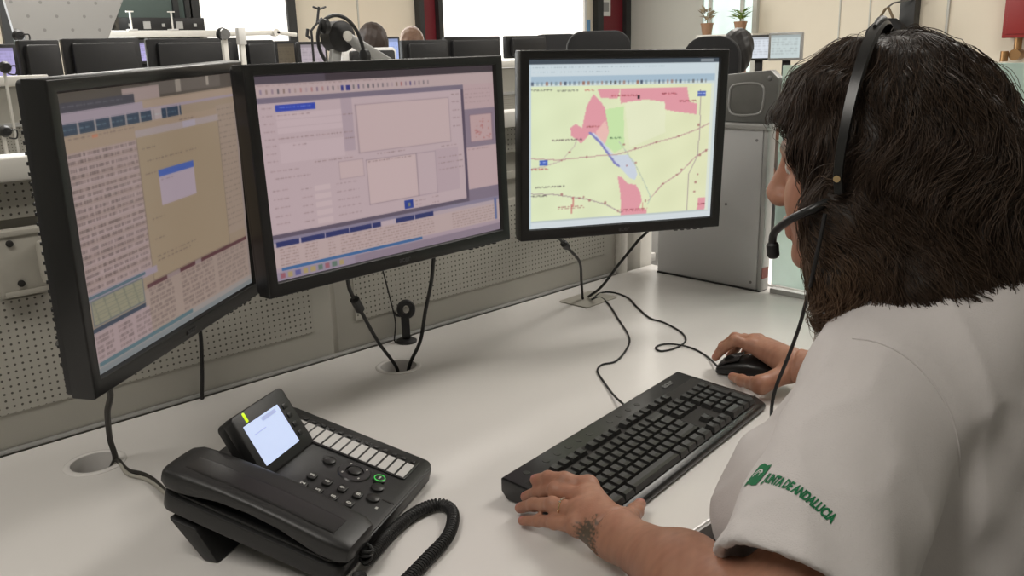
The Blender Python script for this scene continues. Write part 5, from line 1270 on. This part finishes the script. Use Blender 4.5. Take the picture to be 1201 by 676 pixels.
# ------------------------------------------------------------------ colleagues
def colleague(label, loc, yaw, shirt_col, hair_col, head_z, hair_r=1.0, skin=(0.42, 0.22, 0.15), reach=0.45, hand_side=0.16):
    t = thing('person', label, 'person', loc, yaw)
    s = head_z / 1.2
    def sdf(P):
        sz = head_z - 0.27
        d = ell(P, (0, 0, (0.45 + sz) / 2 + 0.05), (0.15, 0.095, (sz - 0.45) / 2 + 0.08)); d = smin(d, rcone(P, (0, 0, sz), (0, 0.015, head_z - 0.05), 0.05, 0.048), 0.03)
        d = smin(d, ell(P, (0, 0.02, head_z), (0.073, 0.092, 0.11)), 0.015); d = smin(d, ell(P, (0, 0.07, head_z - 0.06), (0.045, 0.045, 0.05)), 0.03); d = smin(d, rcone(P, (0, 0.108, head_z + .01), (0, 0.125, head_z - .025), .009, .013), .01)
        for k in (-1, 1):
            S_, E_, W_ = np.array((k * 0.165, 0, sz - 0.02)), np.array((k * 0.23, 0.10, 0.80)), np.array((k * hand_side, reach, 0.785))
            d = smin(d, rcone(P, (k * .05, 0, sz - .01), S_, 0.05, 0.052), 0.03); d = smin(d, rcone(P, S_, E_, 0.05, 0.04), 0.02); d = smin(d, rcone(P, E_, W_, 0.038, 0.026), 0.02)
            for f_ in range(4): d = smin(d, rcone(P, W_ + np.array(((f_ - 1.5) * .017, .03, 0)), W_ + np.array(((f_ - 1.5) * .022, 0.115, -.012)), .011, .008), .008)
            d = smin(d, rcone(P, W_, W_ + np.array((-k * .05, .06, -.008)), .013, .009), .012); d = smin(d, ell(P, W_ + np.array((0, .03, 0)), (.038, .04, .016)), .015)
            d = smin(d, rcone(P, (k * .09, 0.02, 0.52), (k * .1, 0.42, 0.50), 0.085, 0.065), 0.04); d = smin(d, rcone(P, (k * .1, 0.42, 0.50), (k * .1, 0.38, 0.06), 0.06, 0.045), 0.04)
        return d
    v, f = surface_nets(sdf, (-0.36, -0.25, 0.0), (0.36, 0.68, head_z + 0.15), 0.013)
    c = np.tile(np.array(skin), (len(v), 1)); c[v[:, 2] < 0.50] = (0.02, 0.02, 0.03)
    obj('body', np_mesh('body', v, f, c), M['skin'], t)
    def cloth(P):
        sz = head_z - 0.27
        d = ell(P, (0, 0, (0.45 + sz) / 2 + 0.05), (0.165, 0.11, (sz - 0.45) / 2 + 0.085))
        for k in (-1, 1):
            S_, E_ = np.array((k * 0.165, 0, sz - 0.02)), np.array((k * 0.23, 0.10, 0.80)); d = smin(d, rcone(P, (k * .04, 0, sz - .005), S_, 0.055, 0.062), 0.03); d = smin(d, rcone(P, S_, S_ + (E_ - S_) * .6, 0.062, 0.058), 0.02)
        return d
    v, f = surface_nets(cloth, (-0.36, -0.25, 0.4), (0.36, 0.25, head_z - 0.1), 0.013); obj('shirt', np_mesh('shirt', v, f), mat('shirt_cloth', shirt_col, 0.9, bump=0.3), t)
    def hairf(P):
        d = ell(P, (0, 0.0, head_z + 0.03), (0.088 * hair_r, 0.10 * hair_r, 0.105)); d = smin(d, ell(P, (0, -0.03, head_z - 0.03), (0.082 * hair_r, 0.07, 0.10)), 0.03)
        return smax(d, -ell(P, (0, 0.12, head_z - 0.03), (0.07, 0.07, 0.10)), 0.02) + 0.003 * np.sin(P[:, 0] * 170) * np.sin(P[:, 1] * 90 + P[:, 2] * 60)
    v, f = surface_nets(hairf, (-0.14, -0.16, head_z - 0.16), (0.14, 0.16, head_z + 0.16), 0.009); obj('hair', np_mesh('hair', v, f), mat('hair_colour', hair_col, 0.5, var=0.3, scale=90, bump=0.5, bscale=250), t)
    return t
p = at(437, 46, y=4.72); colleague('far colleague with short brown hair behind the white-rimmed monitor', (p.x, 4.72, 0), 0.1, (0.25, 0.24, 0.24), (0.03, 0.016, 0.01), p.z - 0.03, reach=0.40)
p = at(483, 46, y=5.95); colleague('far colleague with light brown hair behind the black monitors', (p.x, 5.95, 0), 0.2, (0.03, 0.03, 0.035), (0.16, 0.085, 0.05), p.z - 0.03, reach=0.40)
p = at(866, 45, x=4.55); yw = -1.25
colleague('seated colleague in a grey-green shirt reaching to a keyboard', (4.55, p.y, 0), yw, (0.26, 0.31, 0.27), (0.012, 0.01, 0.009), min(p.z, 1.27), reach=0.44)
office_chair('black high-backed chair of the colleague in grey-green', (4.43, p.y + 0.02, 0), yw, at(855, 42, x=4.4).z, 0.32)

# ------------------------------------------------------------------ arms and stands above the partitions
y_ = 2.15
K_ = at(396, 43, y=y_)
t = thing('jointed_stand', 'grey jointed support arm with black pivot standing behind the middle monitor', 'support arm', (K_.x, y_, DZ))
inv = TR(-K_.x, -y_, -DZ)
def wch(t, inv, name, mb, m, **k):
    o = obj(name, mb, m, t, **k); o.matrix_parent_inverse = inv; return o
pA, pB = at(391, 82, y=y_ - 0.01), at(462, 80, y=y_ - 0.02)
wch(t, inv, 'lower_link', MB().bar(pA + (pA - K_) * 0.6, K_, 0.03, 0.022, (0, 1, 0)), 'grey_arm', bevel=0.004)
wch(t, inv, 'upper_link', MB().bar(K_ + Vector((0.01, -0.02, 0)), pB + Vector((0, -0.01, 0)), 0.03, 0.022, (0, 1, 0)), 'grey_arm', bevel=0.004)
wch(t, inv, 'pivot_disc', MB().lathe([(0.030, -0.03), (0.042, -0.024), (0.042, 0.024), (0.030, 0.03)], 28, TR(*K_) @ RX(PI / 2)), 'black', smooth=True)
wch(t, inv, 'pivot_cap', MB().lathe([(0.014, -0.002), (0.014, 0.003), (0.009, 0.005)], 18, TR(K_.x, K_.y - 0.05, K_.z) @ RX(PI / 2)), 'rail', smooth=True)
q_ = pA + (pA - K_) * 0.6
wch(t, inv, 'column', MB().tube([(q_.x, q_.y, DZ + .012), (q_.x, q_.y, q_.z)], 0.018, 14), 'alu', smooth=True)
wch(t, inv, 'base_plate', MB().prism(rrect(0.14, 0.14, 0.01, 3, q_.x, q_.y), DZ + 0.0005, DZ + 0.012), 'alu', bevel=0.002)
hsx = thing('headset', 'black headset hanging over the pivot of the grey support arm', 'headset', (K_.x, y_ - 0.03, K_.z)); ih = TR(-K_.x, -(y_ - 0.03), -K_.z)
H_ = lambda px, py: at(px, py, y=y_ - 0.06)
wch(hsx, ih, 'headband', MB().tube(catmull([H_(383, 74), H_(375, 58), H_(373, 40), H_(379, 25), H_(392, 18), H_(406, 22), H_(417, 34), H_(424, 50), H_(427, 64)], 6), 0.0052, 8), 'black', smooth=True)
c_ = H_(381, 31); wch(hsx, ih, 'ear_cushion', MB().lathe([(0.012, -0.012), (0.02, -0.006), (0.02, 0.006), (0.012, 0.012)], 18, TR(*c_) @ RY(PI / 2)), 'rubber', smooth=True)
c_ = H_(428, 66); wch(hsx, ih, 'ear_cushion', MB().lathe([(0.012, -0.012), (0.02, -0.006), (0.02, 0.006), (0.012, 0.012)], 18, TR(*c_) @ RY(PI / 2)), 'rubber', smooth=True)
# thin forked stand
y_ = 3.75; F_ = lambda px, py: at(px, py, y=y_)
b_ = F_(366, 60); t = thing('forked_stand', 'thin black wire stand with forked top against the cream wall', 'stand', (b_.x, y_, DZ)); inv = TR(-b_.x, -y_, -DZ)
wch(t, inv, 'pole', MB().tube([(b_.x, y_, DZ + .01), F_(366, 46), F_(365, 36), F_(372, 27), F_(374, 8)], 0.006, 8), 'black', smooth=True)
wch(t, inv, 'fork', MB().tube([F_(367, 8), F_(371, 9.5), F_(374, 11), F_(378, 9.5), F_(382, 8)], 0.005, 6), 'black', smooth=True)
wch(t, inv, 'clip', MB().tube([F_(361, 34), F_(360, 42), F_(364, 45)], 0.008, 6).tube([F_(372, 27), F_(378, 22)], 0.008, 6), 'black', smooth=True)
wch(t, inv, 'foot', MB().lathe([(0.07, 0), (0.07, 0.01), (0.02, 0.014)], 20, TR(b_.x, y_, DZ)), 'black')
# white lamp arm
y_ = 3.62
J0, J1, J2 = F_(262, 40), F_(322, 38), F_(346, 41)
t = thing('lamp_arm', 'slim white jointed arm reaching right above the far monitors', 'support arm', (J0.x, y_, DZ)); inv = TR(-J0.x, -y_, -DZ)
wch(t, inv, 'post', MB().bar((J0.x + .002, y_, DZ + .012), J0, 0.022, 0.022, (0, 1, 0)), 'rail', bevel=0.003)
wch(t, inv, 'arm_link', MB().bar(J0, J1, 0.02, 0.02, (0, 1, 0)), 'rail', bevel=0.003)
wch(t, inv, 'arm_link', MB().bar(J1 + Vector((0, -.012, 0)), J2 + Vector((0, -.012, 0)), 0.016, 0.016, (0, 1, 0)), 'rail', bevel=0.003)
wch(t, inv, 'pivot', MB().lathe([(0.022, -0.02), (0.026, 0), (0.022, 0.02)], 18, TR(*J0) @ RX(PI / 2)), 'steel', smooth=True)
wch(t, inv, 'pivot', MB().lathe([(0.016, -0.02), (0.018, 0), (0.016, 0.02)], 18, TR(*J1) @ RX(PI / 2)), 'rail', smooth=True)
wch(t, inv, 'cable_loop', MB().tube(catmull([F_(262, 33), F_(256, 35), F_(255, 42), F_(260, 46), F_(268, 45)], 5), 0.005, 6), 'black', smooth=True)
wch(t, inv, 'base_plate', MB().prism(rrect(0.12, 0.12, 0.01, 3, J0.x, y_), DZ + .0005, DZ + 0.012), 'alu')
y_ = 3.54; a, b = F_(283, 46), F_(286, 76)
t = thing('white_bracket', 'short white bracket standing right of the lamp arm post', 'bracket', (b.x, y_, DZ)); inv = TR(-b.x, -y_, -DZ)
wch(t, inv, 'upright', MB().box((b.x, y_, (DZ + a.z) / 2 + .004), (0.022, 0.02, a.z - DZ - 0.01)), 'rail', bevel=0.003)
wch(t, inv, 'head', MB().box((a.x, y_, a.z + 0.012), (0.034, 0.03, 0.07)), 'white', bevel=0.004); wch(t, inv, 'foot', MB().box((b.x, y_, DZ + .006), (0.1, 0.08, 0.011)), 'alu')
# small joints on the far-left partition
for px, py, y0, lb in ((6, 79, 3.3, 'small black pivot with white arm at the far left, upper of two'), (6, 154, 2.2, 'small black pivot with wire loop at the far left, lower of two'), (22, 42, 4.9, 'small black pivot on a white post before the perforated board')):
    c_ = at(px, py, y=y0); t = thing('swivel_joint', lb, 'support arm', (c_.x, y0, DZ)); inv = TR(-c_.x, -y0, -DZ); s = (c_ - Vector(CAM)).length / FPX
    wch(t, inv, 'pivot', MB().lathe([(4 * s, -.02), (6 * s, 0), (4 * s, .02)], 18, TR(*c_) @ RX(PI / 2)), 'black', smooth=True)
    wch(t, inv, 'post', MB().box((c_.x, y0 + 0.02, (DZ + c_.z) / 2), (2.2 * s, 0.012, c_.z - DZ)), 'rail'); wch(t, inv, 'foot', MB().box((c_.x, y0, DZ + .006), (0.1, 0.08, 0.011)), 'alu')
    wch(t, inv, 'wire_loop', MB().tube(catmull([c_ + Vector((0, -.02, 0.0)), c_ + Vector((8 * s, -.02, 1 * s)), c_ + Vector((7 * s, -.02, -7 * s)), c_ + Vector((0, -.02, -6 * s))], 5), 0.8 * s, 6), 'black', smooth=True)

# ------------------------------------------------------------------ along the far wall
c0, c1 = at(118, 43, y=6.35).x, at(256, 40, y=6.35).x; zs = at(190, 40, y=6.35).z
t = thing('wall_shelf', 'white wall shelf below the dark window', 'shelf', ((c0 + c1) / 2, 6.35, zs))
obj('board', MB().box((0, 0.02, 0), (c1 - c0, 0.24, 0.045)), 'rail', t, 0.004)
for k in (-0.4, 0.4): obj('bracket', MB().box((k * (c1 - c0), 0.09, -0.062), (0.03, 0.1, 0.078)), 'alu', t)
a, b = at(136, 30, y=6.4).x, at(236, 30, y=6.4).x; h = at(190, 21, y=6.4).z - zs - 0.024
t = thing('equipment_box', 'long black equipment box on the white wall shelf', 'box', ((a + b) / 2, 6.40, zs + 0.023))
obj('case', MB().box((0, 0, h / 2), (b - a, 0.12, h)), 'black', t, 0.004)
for k in range(5):
    obj('indicator', MB().box(((k - 2) * (b - a) * .19, -0.062, h * 0.42), (0.05 if k % 2 else 0.022, 0.004, 0.05 if k % 2 else 0.022)), 'alu', t)
for px in (152, 200):
    c_ = at(px, 38, y=6.32); t = thing('small_stand', 'small white T-shaped stand on the wall shelf, ' + ('left' if px < 170 else 'right') + ' of two', 'stand', (c_.x, 6.27, zs + 0.0232))
    obj('pole', MB().box((0, 0, 0.06), (0.009, 0.009, 0.12)), 'rail', t); obj('crossbar', MB().box((0, 0, 0.124), (0.05, 0.012, 0.008)), 'rail', t); obj('foot', MB().box((0, 0, 0.004), (0.06, 0.05, 0.008)), 'white', t)
# perforated board hung from the ceiling
y_ = 5.75
P_ = [at(20, 52, y=y_), at(125, 47, y=y_), at(143, 0, y=y_), at(4, 0, y=y_)]
up_ = 0.35; P_[2] = P_[2] + (P_[2] - P_[1]).normalized() * up_; P_[3] = P_[3] + (P_[3] - P_[0]).normalized() * up_
t = thing('acoustic_board', 'light grey perforated acoustic board hanging before the dark window', 'acoustic board', (P_[0].x, y_, P_[0].z))
obj('board', MB().prism([(p.x - P_[0].x, p.z - P_[0].z) for p in P_], -0.02, 0.02, RX(PI / 2)), 'perf_far', t)
for p in P_[2:]:
    o_ = p - P_[0]; s = -0.12 if o_.x > .3 else 0.12; obj('hanger', MB().tube([(o_.x + s, 0, o_.z - 0.03), (o_.x + s, 0, CEIL - P_[0].z)], 0.006, 6), 'alu', t)
# right wall: red hose cabinet with brass valve
a = at(1174, 45, x=7.8); 
t = thing('fire_cabinet', 'red fire hose cabinet on the right wall', 'cabinet', (WX, a.y, a.z)); 
obj('box', MB().box((-0.10, -0.30, 0.35), (0.196, 0.6, 0.70)), 'red', t, 0.008)
obj('door', MB().box((-0.204, -0.30, 0.35), (0.012, 0.54, 0.64)), 'red', t, 0.003)
obj('pipe', MB().tube([(-0.1, -0.10, -0.002), (-0.1, -0.10, -0.14)], 0.03, 12), 'brass', t, smooth=True)
obj('valve', MB().tube([(-0.16, -0.10, -0.13), (-0.04, -0.10, -0.13)], 0.045, 14).tube([(-0.17, -0.03, -0.10), (-0.17, -0.03, -0.18)], 0.03, 12), 'brass', t, smooth=True)
# low cabinet beyond the glass with a small grey device on it
c_ = at(1187, 97, x=4.6)
t = thing('low_cabinet', 'white low cabinet behind the head of the woman', 'cabinet', (4.85, c_.y - 0.1, 0))
obj('body', MB().box((0, 0, (c_.z - 0.03) / 2), (0.5, 1.1, c_.z - 0.03)), 'white', t, 0.004); obj('top_board', MB().box((0, 0, c_.z - 0.0145), (0.54, 1.14, 0.029)), 'rail', t, 0.004)
for s in (-1, 1): obj('door', MB().box((-0.258, s * 0.27, (c_.z - 0.03) / 2), (0.014, 0.52, c_.z - 0.1)), 'white', t, 0.003); obj('handle', MB().box((-0.275, s * 0.05, c_.z * .6), (0.02, 0.015, 0.12)), 'alu', t)
t = thing('desk_device', 'small grey rounded device on the low white cabinet', 'device', (4.75, c_.y - 0.02, c_.z), 0.4)
obj('casing', loft([(-0.09, .03, .001, .03), (-0.06, .05, .001, .055), (0.02, .055, .001, .06), (0.08, .045, .001, .04), (0.095, .03, .004, .025)], 20), 'grey_arm', t, smooth=True)
obj('screen', MB().box((0, 0.03, 0.0605), (0.06, 0.05, 0.003)), 'black', t)
# window sill plants and ornament
sill = at(850, 40, x=7.7); t = thing('window_ledge', 'white ledge under the curtained window', 'shelf', (WX, 0, sill.z)); ya, yb_ = at(818, 40, x=7.7).y, at(884, 40, x=7.7).y
obj('board', MB().box((-0.17, (ya + yb_) / 2, -0.02), (0.30, abs(ya - yb_), 0.038)), 'rail', t)
for k in (0.15, 0.85): obj('bracket', MB().box((-0.1, ya + (yb_ - ya) * k, -0.1), (0.16, 0.03, 0.12)), 'alu', t)
def plant(label, px, hgt, col, n):
    p = at(px, 40, x=7.78); t = thing('potted_plant', label, 'plant', (7.78, p.y, sill.z))
    obj('pot', MB().lathe([(0.045, 0.0), (0.062, 0.1), (0.066, 0.1), (0.066, 0.115), (0.05, 0.115)], 18), mat('clay_pot', (0.35, 0.2, 0.12), 0.8), t, smooth=True)
    lf = MB(); rr = random.Random(px)
    for k in range(n):
        a = rr.uniform(0, 6.28); r_ = rr.uniform(.02, .10); z = 0.11 + rr.uniform(0.02, hgt); d = Vector((math.cos(a), math.sin(a), rr.uniform(.1, .8))).normalized(); s = d.cross(Vector((0, 0, 1))).normalized() * 0.016; b = Vector((r_ * .3 * math.cos(a), r_ * .3 * math.sin(a), z))
        m_ = b + d * r_ * .6 + Vector((0, 0, .006)); lf.add([b, m_ + s, b + d * r_ * 1.2, m_ - s], [(0, 1, 2), (0, 2, 3)])
    o = obj('leaves', lf, mat('leaf_green', col, 0.6, var=0.3), t); o['kind'] = 'stuff'
    obj('stem', MB().tube([(0, 0, 0.1), (0.004, 0.002, 0.11 + hgt * .8)], 0.005, 6), mat('stem_green', (0.1, 0.16, 0.04), 0.7), t)
plant('small potted plant with yellow-green leaves on the window ledge', 868, 0.10, (0.22, 0.33, 0.06), 60)
plant('small dried plant with beige leaves on the window ledge', 829, 0.13, (0.45, 0.36, 0.24), 45)
# black bag hanging by a wire handle on the dark post
c_ = at(1040, 28, x=7.72); u_ = (at(1058, 28, x=7.72) - at(1022, 28, x=7.72)).length
t = thing('hanging_bag', 'black bag with a triangular brown handle hanging before the dark post', 'bag', (7.72, c_.y, c_.z - 0.3))
obj('pouch', loft([(-u_ * .62, .05, .0, .18), (-u_ * .55, .07, .0, .29), (-u_ * .25, .09, .0, .345), (0, .095, .0, .35), (u_ * .3, .09, .0, .335), (u_ * .58, .07, .0, .27), (u_ * .64, .05, .0, .18)], 18, 3), 'fabric_black', t, smooth=True)
obj('handle', MB().tube([(0, u_ * .28, .335), (0, u_ * .08, .425), (0, -u_ * .02, .43), (0, -u_ * .2, .34)], 0.012, 8), mat('brown_strap', (0.16, 0.11, 0.06), 0.6), t, smooth=True)
obj('hook', MB().tube([(0, u_ * .03, .435), (0.04, -u_ * .1, .47), (0.16, -u_ * .6, .50), (0.2, -u_ * .75, .50)], 0.008, 6), 'steel', t)
